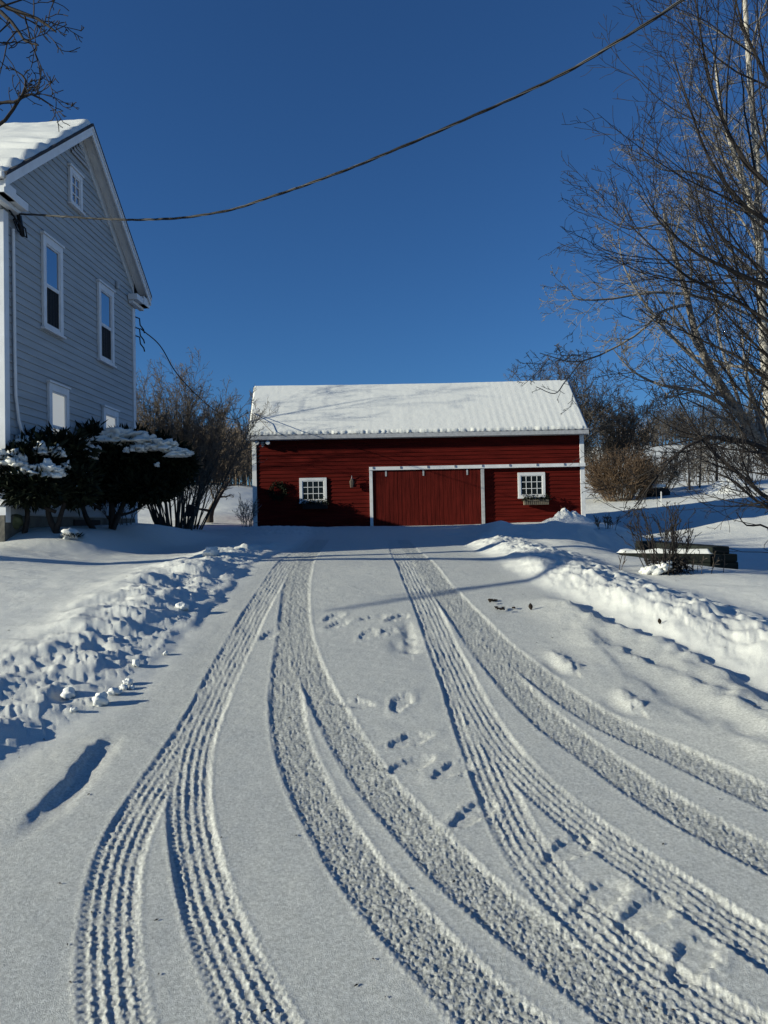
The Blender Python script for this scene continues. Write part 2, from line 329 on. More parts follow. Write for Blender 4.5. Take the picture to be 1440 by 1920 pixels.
M['timber'] = mat('dark_green_timber', (.013, .017, .014), .85, 8, (20, .6, .02), .2, .4, stretch=(.3, 1, 3))
M['leaf'] = mat('dead_leaf_brown', (.020, .014, .010), .8, 30, None, .2, .4)
M['reed'] = mat('red_stem', (.16, .03, .02), .8, 20, None, .2, .3)
M['basket'] = mat('pale_wicker', (.17, .145, .11), .8, 25, None, .2, .3)
M['stake'] = mat('white_stake', (.75, .75, .73), .6, 20, None, .3, .1)
def poplar():
    m = mat('pale_poplar_bark', (.50, .46, .38), .8, 9, (20, .5, .01), .2, .3, stretch=(1, 1, 4))
    r = [n for n in m.node_tree.nodes if n.type == 'VALTORGB'][0].color_ramp
    r.elements[0].position = .33; r.elements[0].color = (.09, .085, .075, 1); r.elements[1].position = .47; r.elements[1].color = (.38, .355, .305, 1)
    return m
M['poplar'] = poplar()
M['poplar_dark'] = mat('mottled_poplar_bark', (.15, .135, .115), .85, 16, (30, .5, .01), .2, .55, stretch=(1, 1, 2))
M['poplar_twig'] = mat('poplar_twig_bark', (.17, .16, .145), .8, 9, None, .2, .4)

# ------------------------------------------------------------------ object helpers
def org(o):
    v = Vector((0, 0, 0))
    while o is not None: v += o.location; o = o.parent
    return np.array(v)
def tag(o, label=None, cat=None, group=None, kind=None):
    if label: o['label'] = label
    if cat: o['category'] = cat
    if group: o['group'] = group
    if kind: o['kind'] = kind
    return o
def thing(name, loc, label, cat, group=None):
    o = bpy.data.objects.new(name, None); col.objects.link(o); o.location = tuple(float(c) for c in loc)
    o.empty_display_size = .2
    return tag(o, label, cat, group)
def mesh_obj(name, V, faces, m, parent=None, smooth=False, loc=None):
    V = np.asarray(V, float).reshape(-1, 3)
    o0 = org(parent) if parent is not None else (np.array(loc, float) if loc is not None else np.zeros(3))
    me = bpy.data.meshes.new(name)
    me.from_pydata([tuple(v) for v in (V - o0)], [], faces if isinstance(faces, list) else faces.tolist())
    me.materials.append(m)
    if smooth: me.polygons.foreach_set('use_smooth', np.ones(len(me.polygons), bool))
    me.update()
    o = bpy.data.objects.new(name, me); col.objects.link(o)
    if parent is not None: o.parent = parent
    elif loc is not None: o.location = tuple(float(c) for c in loc)
    return o
class MB:
    def __init__(s, xf=None): s.v = []; s.f = []; s.xf = xf
    def add(s, V, F):
        n = len(s.v)
        for p in V: s.v.append(s.xf(p) if s.xf else tuple(p))
        for f in F: s.f.append([n + i for i in f])
    def hexa(s, P):                                   # 4 bottom corners then 4 top corners
        s.add(P, [(3, 2, 1, 0), (4, 5, 6, 7), (0, 1, 5, 4), (1, 2, 6, 5), (2, 3, 7, 6), (3, 0, 4, 7)])
    def box(s, x0, x1, y0, y1, z0, z1):
        s.hexa([(x0, y0, z0), (x1, y0, z0), (x1, y1, z0), (x0, y1, z0), (x0, y0, z1), (x1, y0, z1), (x1, y1, z1), (x0, y1, z1)])
    def frame(s, x0, x1, z0, z1, y0, y1, w, wt=None, wb=None):   # rectangular frame in the x-z plane
        wt = wt or w; wb = wb or w
        s.box(x0, x0 + w, y0, y1, z0, z1); s.box(x1 - w, x1, y0, y1, z0, z1)
        s.box(x0 + w, x1 - w, y0, y1, z1 - wt, z1); s.box(x0 + w, x1 - w, y0, y1, z0, z0 + wb)
    def disc(s, c, r, n, axis_y0, axis_y1):           # short cylinder along y
        V = []; F = []
        for i in range(n):
            a = 2 * PI * i / n
            V += [(c[0] + r * math.cos(a), axis_y0, c[1] + r * math.sin(a)), (c[0] + r * math.cos(a), axis_y1, c[1] + r * math.sin(a))]
        for i in range(n):
            j = (i + 1) % n; F.append((2 * i, 2 * j, 2 * j + 1, 2 * i + 1))
        F.append([2 * i for i in range(n)]); F.append([2 * i + 1 for i in range(n)][::-1]); s.add(V, F)
    def build(s, name, m, parent=None, smooth=False, bevel=0, loc=None):
        o = mesh_obj(name, s.v, s.f, m, parent, smooth, loc)
        if bevel:
            b = o.modifiers.new('bevel', 'BEVEL'); b.width = bevel; b.segments = 2; b.limit_method = 'ANGLE'
        return o
class Tubes:
    """many tapered tubes made into one mesh"""
    def __init__(s): s.L = {}
    def add(s, P, R):
        P = np.asarray(P, float); s.L.setdefault(len(P), []).append((P, np.asarray(R, float)))
    def arrays(s, k):
        V = []; F = []; n0 = 0
        ang = np.arange(k) * 2 * PI / k
        for n, items in s.L.items():
            P = np.array([i[0] for i in items]); R = np.array([i[1] for i in items]); m = len(items)
            T = np.gradient(P, axis=1); T /= np.linalg.norm(T, axis=2, keepdims=True) + 1e-9
            mean = P[:, -1] - P[:, 0]
            ref = np.where(np.abs(mean[:, 2:3]) < .6 * np.linalg.norm(mean, axis=1, keepdims=True), np.array([[0, 0, 1.0]]), np.array([[1.0, .3, 0]]))[:, None, :]
            A = np.cross(T, ref); A /= np.linalg.norm(A, axis=2, keepdims=True) + 1e-9
            B = np.cross(T, A)
            ring = P[:, :, None, :] + R[:, :, None, None] * (np.cos(ang)[None, None, :, None] * A[:, :, None, :] + np.sin(ang)[None, None, :, None] * B[:, :, None, :])
            V.append(ring.reshape(-1, 3))
            idx = (np.arange(m * n * k) + n0).reshape(m, n, k)
            a = idx[:, :-1, :]; b = idx[:, 1:, :]
            F.append(np.stack([a, np.roll(a, -1, 2), np.roll(b, -1, 2), b], -1).reshape(-1, 4)); n0 += m * n * k
        return np.concatenate(V), np.concatenate(F)
    def build(s, name, m, parent=None, k=4, loc=None):
        if not s.L: return None
        V, F = s.arrays(k)
        return fast_mesh(name, V, F, m, parent, loc)
def fast_mesh(name, V, F, m, parent=None, loc=None, smooth=True, attr=None):
    o0 = org(parent) if parent is not None else (np.array(loc, float) if loc is not None else np.zeros(3))
    me = bpy.data.meshes.new(name); nf, w = F.shape
    me.vertices.add(len(V)); me.vertices.foreach_set('co', (V - o0).astype(np.float32).ravel())
    me.loops.add(nf * w); me.loops.foreach_set('vertex_index', F.astype(np.int32).ravel())
    me.polygons.add(nf); me.polygons.foreach_set('loop_start', np.arange(0, nf * w, w, dtype=np.int32))
    me.materials.append(m)
    me.update(calc_edges=True)
    me.polygons.foreach_set('use_smooth', np.full(nf, smooth))
    if attr is not None:
        a = me.attributes.new('packed_shade', 'FLOAT', 'POINT'); a.data.foreach_set('value', attr.astype(np.float32))
    me.update()
    o = bpy.data.objects.new(name, me); col.objects.link(o)
    if parent is not None: o.parent = parent
    elif loc is not None: o.location = tuple(float(c) for c in loc)
    return o
def blob(c, r, seed, amp=.3, n=2, freq=1.6, flat=None):   # lumpy rounded mass
    import bmesh
    bm = bmesh.new(); bmesh.ops.create_icosphere(bm, subdivisions=n, radius=1)
    V = np.array([v.co[:] for v in bm.verts]); F = np.array([[v.index for v in f.verts] for f in bm.faces]); bm.free()
    d = 1 + amp * (fbm(V[:, 0] * freq + seed, V[:, 1] * freq + V[:, 2] * freq * 1.3, 3, seed) * 1.6)
    V = V * d[:, None] * np.array(r)[None]
    if flat is not None: V[:, 2] = np.maximum(V[:, 2], -flat * r[2] + .15 * V[:, 2])
    return V + np.array(c)[None], F

# ------------------------------------------------------------------ ground sheets
def ground():
    th = [0.0]; dt = .00125
    while th[-1] < .66: th.append(th[-1] + dt)
    while th[-1] < PI:
        dt = min(dt * 1.06, .12); th.append(min(PI, th[-1] + dt))
    th = np.array(th); th = np.r_[-th[::-1], th[1:]]
    r = list(np.linspace(.03, 1.75, 10))
    while r[-1] < 850:
        q = r[-1]; hgt = max(.12, 1.62 - float(np.interp(q, _fy, _fz)))
        d = 1.05 * q * q / (hgt * 747)
        d = min(d, .042 if q < 12 else max(.042, q * .0045) if q < 40 else q * .012); r.append(q + d)
    r = np.array(r)
    RR, TT = np.meshgrid(r, th, indexing='ij')
    X = RR * np.sin(TT); Y = RR * np.cos(TT)
    Z, PKD = terrain(X.ravel(), Y.ravel())
    V = np.stack([X.ravel(), Y.ravel(), Z], 1)
    nr, nt = X.shape; idx = np.arange(nr * nt).reshape(nr, nt)
    F = np.stack([idx[:-1, :-1], idx[1:, :-1], idx[1:, 1:], idx[:-1, 1:]], -1).reshape(-1, 4)
    F = F[:, ::-1]
    cx = V[F, 0].mean(1); cy = V[F, 1].mean(1)
    xl = sx(LEDGE, cy); xr = sx(REDGE, cy)
    drive = (cx > xl) & (cx < xr) & (cy < 26.8) & (cy > -14)
    bl = (cx <= xl) & (cx > xl - 1.35) & (cy < 15) & (cy > 2.6)
    br = (cx >= xr) & (cx < xr + .95) & (cy < 15) & (cy > 1.5)
    pk = PKD
    hill = (np.hypot(cx, cy) > 75) & ~drive
    for name, sel in (('driveway', drive), ('snow_bank', bl), ('snow_bank', br), ('hills', hill), ('snow_ground', ~(drive | bl | br | hill))):
        f = F[sel]; u, inv = np.unique(f, return_inverse=True)
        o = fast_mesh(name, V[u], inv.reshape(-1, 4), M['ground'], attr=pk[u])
        tag(o, kind='structure')
ground()
def gz(x, y):
    z, _ = terrain(np.array([float(x)]), np.array([float(y)])); return float(z[0])
def on(px, py, up=0.0):
    p = hit(px, py); return np.array([p[0], p[1], gz(p[0], p[1]) + up])

# ------------------------------------------------------------------ barn
BY = 28.0; BX0, BX1 = -4.88, 7.52; BZ = 1.70; BT = 5.14; RIDGEY = 30.25; DEPTH = 4.5
barn = thing('barn', ((BX0 + BX1) / 2, BY + DEPTH / 2, BZ), 'long red clapboard barn with snow covered roof and wide sliding door', 'barn')
rl = at(475, 723, RIDGEY); rr_ = at(1066, 710, RIDGEY); RZ = (rl[2] + rr_[2]) / 2 - .10
def clap(mb, x0, x1, z0, z1, y, ex, t=.02, lim=None, flip=1):
    z = z0; k = 0
    while z < z1 - 1e-6:
        zt = min(z + ex, z1)
        a0, a1 = (x0, x1) if lim is None else lim(z); b0, b1 = (x0, x1) if lim is None else lim(zt)
        j = .002 * math.sin(k * 7.3)
        if a1 - a0 > .02:
            mb.add([(a0, y - t - j, z), (a1, y - t - j, z), (b1, y, zt), (b0, y, zt), (a0, y, z), (a1, y, z)], [(0, 1, 2, 3), (4, 5, 1, 0)])
        z = zt; k += 1
w = MB(); clap(w, BX0, BX1, BZ - .3, BT, BY, .145)
w.build('front_wall', M['red'], barn)
w = MB(); yb = BY + DEPTH
w.add([(BX0, BY, BZ - .6), (BX0, yb, BZ - .6), (BX0, yb, BT), (BX0, RIDGEY, RZ - .02), (BX0, BY, BT)], [(0, 4, 3, 2, 1)])
w.add([(BX1, BY, BZ - .6), (BX1, yb, BZ - .6), (BX1, yb, BT), (BX1, RIDGEY, RZ - .02), (BX1, BY, BT)], [(0, 1, 2, 3, 4)])
w.add([(BX0, yb, BZ - .6), (BX1, yb, BZ - .6), (BX1, yb, BT), (BX0, yb, BT)], [(1, 0, 3, 2)])
w.add([(BX0, BY + .004, BZ - .6), (BX1, BY + .004, BZ - .6), (BX1, BY + .004, BT), (BX0, BY + .004, BT)], [(0, 1, 2, 3)])
w.build('wall', M['red'], barn)
# roof: ribbed metal sheet, fascia, snow
EY = BY - .36; el = at(464, 818, EY)[0]; er = at(1104, 809, EY)[0]; EZ = 5.13; EZ2 = EZ - .0
def roof_pt(u, v, up=0.0, sag=True):                  # u along the ridge 0..1, v 0 at eave 1 at ridge
    xa = el + (er - el) * u; xb = rl[0] + (rr_[0] - rl[0]) * u
    x = xa + (xb - xa) * v; y = EY + (RIDGEY - EY) * v; z = EZ + (RZ - EZ) * v - .035 * math.sin(PI * u) * (.6 + .4 * v)
    return (x, y - up * .7, z + up * .7)
rf = MB(); nu = 150
for side in (0, 1):
    V = []; F = []
    for i in range(nu + 1):
        up = .022 if i % 3 == 0 else 0
        for v in (0, 1):
            p = roof_pt(i / nu, v, up)
            if side: p = (p[0], 2 * RIDGEY - p[1], p[2])
            V.append(p)
    for i in range(nu): F.append((2 * i, 2 * i + 2, 2 * i + 3, 2 * i + 1) if not side else (2 * i + 1, 2 * i + 3, 2 * i + 2, 2 * i))
    rf.add(V, F)
roof = rf.build('roof', M['metal'], barn)
V = []; F = []; nu, nv = 420, 60
for j in range(nv + 1):
    for i in range(nu + 1):
        u = i / nu; v = j / nv
        p = np.array(roof_pt(u, .015 + .985 * v))
        V.append((p[0], p[1], p[2], u, v))
V = np.array(V); u = V[:, 3]; v = V[:, 4]
rip = 0.5 + 0.5 * np.cos(u * 50 * 2 * PI)
th = .075 + .006 * fbm(u * 26, v * 8, 3, 5) + (.001 + .0045 * S(.5, 1.0, u)) * rip * (1 - .6 * v) * (1 + fbm(u * 60, v * 5, 2, 8)) + .003 * fbm(u * 90, v * 24, 2, 9)
edge = S(0, .022, v + .016 * fbm(u * 110, v * 0, 2, 15)) * S(0, .006, u) * S(0, .006, 1 - u)
th = th * edge + .004 - .02 * (1 - edge)
P = V[:, :3].copy(); P[:, 1] -= th * .7; P[:, 2] += th * .72
P[:, 1] -= .02 * (1 - S(0, .03, v)) * edge
idx = np.arange((nu + 1) * (nv + 1)).reshape(nv + 1, nu + 1)
F = np.stack([idx[:-1, :-1], idx[:-1, 1:], idx[1:, 1:], idx[1:, :-1]], -1).reshape(-1, 4)
P2 = P.copy(); P2[:, 1] = 2 * RIDGEY - P2[:, 1]
fast_mesh('snow_cover', np.r_[P, P2], np.r_[F, F[:, ::-1] + len(P)], M['snow'], roof)
w = MB()
w.hexa([(el, EY - .01, EZ - .15), (er, EY - .01, EZ - .15), (er, EY + .03, EZ - .15), (el, EY + .03, EZ - .15), (el, EY - .01, EZ - .012), (er, EY - .01, EZ - .012), (er, EY + .03, EZ - .012), (el, EY + .03, EZ - .012)])
w.build('fascia_board', M['greywood'], barn)
w = MB(); w.box(el + .02, er - .02, EY + .032, BY + .02, EZ - .15, EZ - .12); w.build('soffit', M['greywood'], barn)
for x0, x1, xe in ((el, el + .04, BX0), (er - .04, er, BX1)):
    w = MB()
    for a, b in ((EY, RIDGEY), (2 * RIDGEY - EY, RIDGEY)):
        z0, z1 = EZ, RZ
        w.hexa([(x0, a, z0 - .18), (x1, a, z0 - .18), (x1, b, z1 - .18), (x0, b, z1 - .18), (x0, a, z0 - .015), (x1, a, z0 - .015), (x1, b, z1 - .015), (x0, b, z1 - .015)])
    w.build('rake_board', M['greywood'], barn)
for x0, x1 in ((BX0 - .03, BX0 + .13), (BX1 - .13, BX1 + .03)):
    w = MB(); w.box(x0, x1, BY - .045, BY + .12, BZ - .3, EZ - .15); w.build('corner_board', M['white'], barn, bevel=.004)
# sliding door and its track
DX0, DX1, DZ1 = -.40, 3.64, 3.80
w = MB(); nb = 26
for i in range(nb):
    a = DX0 + (DX1 - DX0) * i / nb; b = DX0 + (DX1 - DX0) * (i + 1) / nb - .008; j = .004 * math.sin(i * 5.1)
    w.box(a, b, BY - .085 - j, BY - .05, BZ - .2, DZ1)
w.box(DX0, DX1, BY - .05, BY - .03, BZ - .2, DZ1)
door = w.build('sliding_door', M['red_door'], barn, bevel=.003)
for hx in (DX0 + .5, DX0 + 1.9, DX1 - .5):
    w = MB(); w.box(hx - .03, hx + .03, BY - .097, BY - .09, DZ1 - .25, DZ1 + .02); w.build('hanger_strap', M['greywood'], door)
trk = MB(); trk.box(DX0 - .12, BX1 + .04, BY - .15, BY - .024, DZ1 - .02, DZ1 + .11); trk = trk.build('door_track', M['white'], barn, bevel=.005)
bx = DX0 + .02
while bx < BX1 - .1:
    w = MB(); w.box(bx - .022, bx + .022, BY - .17, BY - .151, DZ1 + .03, DZ1 + .115); w.build('bracket', M['metal'], trk); bx += 1.02
for a, b in ((DX0 - .12, DX0 - .005), (DX1 + .01, DX1 + .13)):
    w = MB(); w.box(a, b, BY - .12, BY - .02, BZ - .2, DZ1 - .022); w.build('door_post', M['white'] if a < 0 else M['greywood'], barn, bevel=.004)
def sash_window(x0, x1, z0, z1, parent, y):
    f = MB(); f.frame(x0, x1, z0, z1, y - .06, y - .005, .105, .11, .10); f.box(x0 - .02, x1 + .02, y - .09, y - .061, z0 - .03, z0 + .02)
    win = f.build('window', M['white'], parent, bevel=.004)
    g = MB(); g.box(x0 + .10, x1 - .10, y - .034, y - .024, z0 + .09, z1 - .10); g.build('pane', M['glass'], win)
    m_ = MB(); a0, a1, b0, b1 = x0 + .105, x1 - .105, z0 + .10, z1 - .11
    m_.frame(a0, a1, b0, b1, y - .05, y - .036, .028)
    for i in range(1, 4): c = a0 + (a1 - a0) * i / 4; m_.box(c - .011, c + .011, y - .048, y - .037, b0 + .028, b1 - .028)
    for i in range(1, 3): c = b0 + (b1 - b0) * i / 3; m_.box(a0 + .028, a1 - .028, y - .0465, y - .0375, c - .011, c + .011)
    m_.build('muntin_grid', M['white'], win)
sash_window(-3.15, -2.13, 2.62, 3.55, barn, BY)
sash_window(5.04, 6.06, 2.65, 3.60, barn, BY)
# window boxes with greenery
def flower_box(cx, z, label, bm):
    t = thing('window_box', (cx, BY - .12, z), label, 'window box')
    b = MB(); n = 12
    for i in range(n):
        a = cx - .46 + .92 * i / n
        b.hexa([(a + .012, BY - .26, z), (a + .065, BY - .26, z), (a + .065, BY - .245, z), (a + .012, BY - .245, z), (a + .012, BY - .29, z + .2), (a + .065, BY - .29, z + .2), (a + .065, BY - .275, z + .2), (a + .012, BY - .275, z + .2)])
    b.box(cx - .46, cx + .46, BY - .243, BY - .07, z, z + .02); b.box(cx - .46, cx + .46, BY - .30, BY - .275, z + .14, z + .165)
    for s_ in (-.46, .445): b.box(cx + s_, cx + s_ + .015, BY - .242, BY - .07, z + .022, z + .19)
    b.build('basket', bm, t)
    l = MB(); b2 = MB(); b2.box(cx - .44, cx + .44, BY - .235, BY - .08, z + .025, z + .17); b2.build('soil', M['bark_dark'], t)
    r = np.random.RandomState(int(cx * 10) % 97)
    for i in range(620):
        p = np.array([cx + r.uniform(-.5, .5), BY - .16 + r.uniform(-.15, .09), z + .14 + abs(r.normal(0, .10))])
        d = r.normal(0, 1, 3); d[2] = abs(d[2]) * .7; d /= np.linalg.norm(d); q = np.cross(d, r.normal(0, 1, 3)); q /= np.linalg.norm(q)
        L = r.uniform(.05, .11); l.add([p, p + d * L * .5 + q * .014, p + d * L, p + d * L * .5 - q * .014], [(0, 1, 2, 3)])
    l.build('evergreen_sprigs', M['yew'], t)
flower_box(5.68, 2.38, 'pale wicker box of evergreen sprigs under the lit right barn window', M['basket'])
flower_box(-2.56, 2.38, 'dark box of evergreen sprigs under the barn window left of the sliding door', M['bark_dark'])
# lantern beside the door
lt = thing('wall_lantern', (-1.18, BY - .02, 3.2), 'small metal wall lantern left of the barn sliding door', 'lantern')
w = MB(); w.box(-1.23, -1.13, BY - .04, BY - .022, 3.2, 3.5); w.build('back_plate', M['metal'], lt)
w = MB()
for i in range(6):
    a0 = 2 * PI * i / 6; a1 = 2 * PI * (i + 1) / 6; c = (-1.18, BY - .17); q = lambda r, a, z: (c[0] + r * math.cos(a), c[1] + r * math.sin(a), z)
    w.add([q(.06, a0, 3.15), q(.06, a1, 3.15), q(.09, a1, 3.38), q(.09, a0, 3.38), q(.015, a1, 3.50), q(.015, a0, 3.50)], [(0, 1, 2, 3), (3, 2, 4, 5)])
w.add([(c[0] + .06 * math.cos(2 * PI * i / 6), c[1] + .06 * math.sin(2 * PI * i / 6), 3.15) for i in range(6)], [(5, 4, 3, 2, 1, 0)])
w.build('lantern_body', M['bark'], lt)
tb = Tubes(); tb.add([(-1.18, BY - .03, 3.42), (-1.18, BY - .08, 3.60), (-1.18, BY - .15, 3.60), (-1.18, BY - .17, 3.5)], [.012] * 4); tb.build('arm', M['metal'], lt, 6)
# wreath
wt = thing('wreath', (-3.95, BY - .06, 3.07), 'round evergreen wreath on the shaded left end of the barn', 'wreath')
l = MB(); r = np.random.RandomState(4)
for i in range(900):
    a = r.uniform(0, 2 * PI); R = .26 + r.normal(0, .05)
    p = np.array([-3.95 + R * math.cos(a), BY - .09 + r.uniform(-.05, .05), 3.07 + R * math.sin(a)])
    d = r.normal(0, 1, 3); d /= np.linalg.norm(d); q = np.cross(d, r.normal(0, 1, 3)); q /= np.linalg.norm(q)
    L = r.uniform(.05, .10); l.add([p, p + d * L * .5 + q * .014, p + d * L, p + d * L * .5 - q * .014], [(0, 1, 2, 3)])
l.build('boughs', M['yew'], wt)
# flood lights
fl = thing('flood_light', (-4.5, BY - .05, 4.88), 'twin floodlight with sensor under the barn eave at its left corner', 'flood light')
w = MB(); w.box(-4.56, -4.44, BY - .06, BY - .022, 4.82, 4.94); w.build('mounting_box', M['white'], fl)
for cx in (-4.68, -4.28):
    tb = Tubes(); tb.add([(-4.5 + (.03 if cx > -4.5 else -.03), BY - .06, 4.88), ((cx - 4.5) / 2, BY - .12, 4.90), (cx, BY - .13, 4.89)], [.014] * 3)
    tb.build('lamp_arm', M['metal'], fl, 6)
    w = MB(); w.disc((cx, 4.88), .075, 14, BY - .28, BY - .14); w.disc((cx, 4.88), .05, 12, BY - .14, BY - .07); w.build('lamp_head', M['white'], fl)
w = MB(); w.box(-4.53, -4.47, BY - .12, BY - .061, 4.74, 4.83); w.build('sensor', M['greywood'], fl)

# ------------------------------------------------------------------ farmhouse
HU = np.array([.05, 1.0]); HU /= np.linalg.norm(HU); HV = np.array([HU[1], -HU[0]])
HK = .852; HC = np.array([at(8, 900, 11.5)[0], 11.5]); HL = 6.2; HB = 2.0
def hx(p):                                            # local (u along gable wall, v outwards, z)
    q = HC + HK * (p[0] * HU + p[1] * HV); return (q[0], q[1], 1.62 + HK * (p[2] - 1.62))
def hx2(p): return hx((p[0], -p[1], p[2]))            # for helpers that take outwards = -y
house = thing('farmhouse', hx((HL / 2, -4, HB)), 'tall pale grey clapboard farmhouse with snowy gable roof', 'house')
ZR, ME = 10.83, .79; OVE, OVV = .45, .32; MID = HL / 2
def zroof(u): return ZR - ME * abs(u - MID)
def lim(z):
    hw = min(MID, (ZR - .12 - z) / ME); return (MID - hw, MID + hw)
w = MB(hx2); clap(w, 0, HL, HB, ZR - .13, 0, .148, .022, lim); w.build('gable_wall', M['siding'], house)
w = MB(hx); LV = -11
w.add([(0, -.01, HB - .9), (HL, -.01, HB - .9), (HL, -.01, zroof(HL) - .1), (MID, -.01, ZR - .1), (0, -.01, zroof(0) - .1),
       (0, LV, HB - .9), (HL, LV, HB - .9), (HL, LV, zroof(HL) - .1), (MID, LV, ZR - .1), (0, LV, zroof(0) - .1)],
      [(0, 1, 2, 3, 4), (5, 9, 8, 7, 6), (1, 6, 7, 2), (0, 4, 9, 5)])
w.build('wall', M['siding'], house)
w = MB(lambda p: hx((p[1], p[0], p[2]))); clap(w, LV, 0, HB, 7.4, 0, .148, .022); w.build('front_wall', M['siding'], house)
w = MB(hx); w.box(-.06, HL + .06, LV, .035, HB - 1.2, HB - .02); w.build('foundation', M['stone'], house)
# unseen low wing behind the house, added and shaped to shade the barn front
wx, wy0, wy1, wz = -9.5, hx((HL, 0, 0))[1] + .01, 27.3, 4.5
w = MB(); w.add([(wx, wy0, .9), (wx, wy1, .9), (wx, wy1, wz), (wx, wy0, wz), (wx - 4, wy0, .9), (wx - 4, wy1, .9), (wx - 4, wy1, wz + .9), (wx - 4, wy0, wz + .9)],
      [(0, 1, 2, 3), (5, 4, 7, 6), (1, 5, 6, 2), (4, 0, 3, 7)]); w.build('unseen_wing_wall', M['siding'], house)
w = MB(); w.hexa([(wx + .2, wy0, wz - .05), (wx + .2, wy1 + .15, wz - .05), (wx - 4.2, wy1 + .15, wz + .90), (wx - 4.2, wy0, wz + .90), (wx + .2, wy0, wz + .07), (wx + .2, wy1 + .15, wz + .07), (wx - 4.2, wy1 + .15, wz + 1.02), (wx - 4.2, wy0, wz + 1.02)])
w.build('unseen_wing_roof', M['shingle'], house)
# roof planes, trim
def slope(mb, ua, ub, v0, v1, t0, t1):                # slab between two heights under the roof surface
    za, zb = zroof(ua), zroof(ub)
    mb.hexa([(ua, v0, za - t0), (ub, v0, zb - t0), (ub, v1, zb - t0), (ua, v1, za - t0), (ua, v0, za - t1), (ub, v0, zb - t1), (ub, v1, zb - t1), (ua, v1, za - t1)])
w = MB(hx)
for ua in (-OVE, HL + OVE): slope(w, ua, MID, LV - .3, OVV + .03, .06, 0)
hroof = w.build('roof', M['shingle'], house)
for ua in (-OVE, HL + OVE):
    w = MB(hx); slope(w, ua, MID, OVV - .03, OVV + .005, .26, .062); w.build('rake_board', M['trim'], house)
    w = MB(hx); slope(w, ua, MID, OVV - .01, OVV + .025, .12, .064); w.build('rake_moulding', M['trim'], house)
    w = MB(hx); slope(w, ua * .999, MID, .03, OVV - .032, .125, .10); w.build('soffit', M['trim'], house)
    q = 0 if ua < 0 else HL
    w = MB(hx); slope(w, q, MID, .0, .029, .42, .127); w.build('frieze_board', M['trim'], house)
# snow on the near slope: drifted ripples
nu, nv = 170, 110; V = []
uu = np.linspace(0, 1, nu + 1); vv = np.linspace(0, 1, nv + 1)
A, B = np.meshgrid(uu, vv, indexing='ij'); a = A.ravel(); b = B.ravel()
U_ = -OVE - .02 + a * (MID + OVE + .06); Vv = LV - .2 + b * (OVV + .02 - LV + .2)
b_e = OVV + .02 - Vv
dr = fbm(Vv / 1.4, U_ / .40, 3, 71); ripple = .035 * np.sin(U_ * 13 + 1.6 * fbm(Vv / 1.1, U_ / .9, 2, 73) * 3 - b_e * 1.2)
tt = .065 + .05 * dr + ripple * S(2.8, 1.0, U_) * (1.0 - .3 * S(0, 2, b_e)) + .02 * fbm(Vv / .12, U_ / .12, 2, 74) * S(1.8, 2.6, U_)
tt = np.maximum(tt, .015) * S(0, .10, b_e + .05 * fbm(U_ / .25, U_ * 0, 2, 75)) * S(0, .10, U_ + OVE + .06 * fbm(Vv / .2, Vv * 0, 2, 76))
zz = ZR - ME * np.abs(U_ - MID)
P = np.array([hx((x, y, z)) for x, y, z in zip(U_ - .6 * tt * (U_ < MID), Vv, zz + .8 * tt + .004 - .05 * (tt < .012))])
idx = np.arange((nu + 1) * (nv + 1)).reshape(nu + 1, nv + 1)
F = np.stack([idx[:-1, :-1], idx[1:, :-1], idx[1:, 1:], idx[:-1, 1:]], -1).reshape(-1, 4)
fast_mesh('roof_snow', P, F, M['snow'], hroof)
w = MB(hx); slope(w, HL + OVE, MID + .02, LV, OVV - .1, -.09, -.005); w.build('roof_snow', M['snow'], hroof)
# boxed eaves with returns, gutter
ze = zroof(-OVE)
w = MB(hx); w.box(-OVE + .02, -.03, LV, OVV - .035, ze - .34, ze - .13); w.build('boxed_eave', M['trim'], house)
w = MB(hx); w.box(HL + .03, HL + OVE - .02, LV, OVV - .035, ze - .34, ze - .13); w.build('boxed_eave', M['trim'], house)
for a0, a1 in ((-OVE + .03, .42), (HL - .42, HL + OVE - .03)):
    w = MB(hx); w.box(a0, a1, .0285, OVV - .05, ze - .34, ze - .19); w.box(a0 + .04, a1 - .04, .0285, OVV - .17, ze - .42, ze - .342)
    w.build('eave_return', M['trim'], house, bevel=.004)
w = MB(hx); w.box(-OVE - .10, -OVE - .02, LV, OVV + .01, ze - .13, ze - .02); w.build('gutter', M['white'], house, bevel=.02)
for u0, u1 in ((-.03, .13), (HL - .13, HL + .03)):
    w = MB(hx); w.box(u0, u1, -.12, .045, HB - .15, ze - .471); w.build('corner_board', M['trim'], house, bevel=.005)
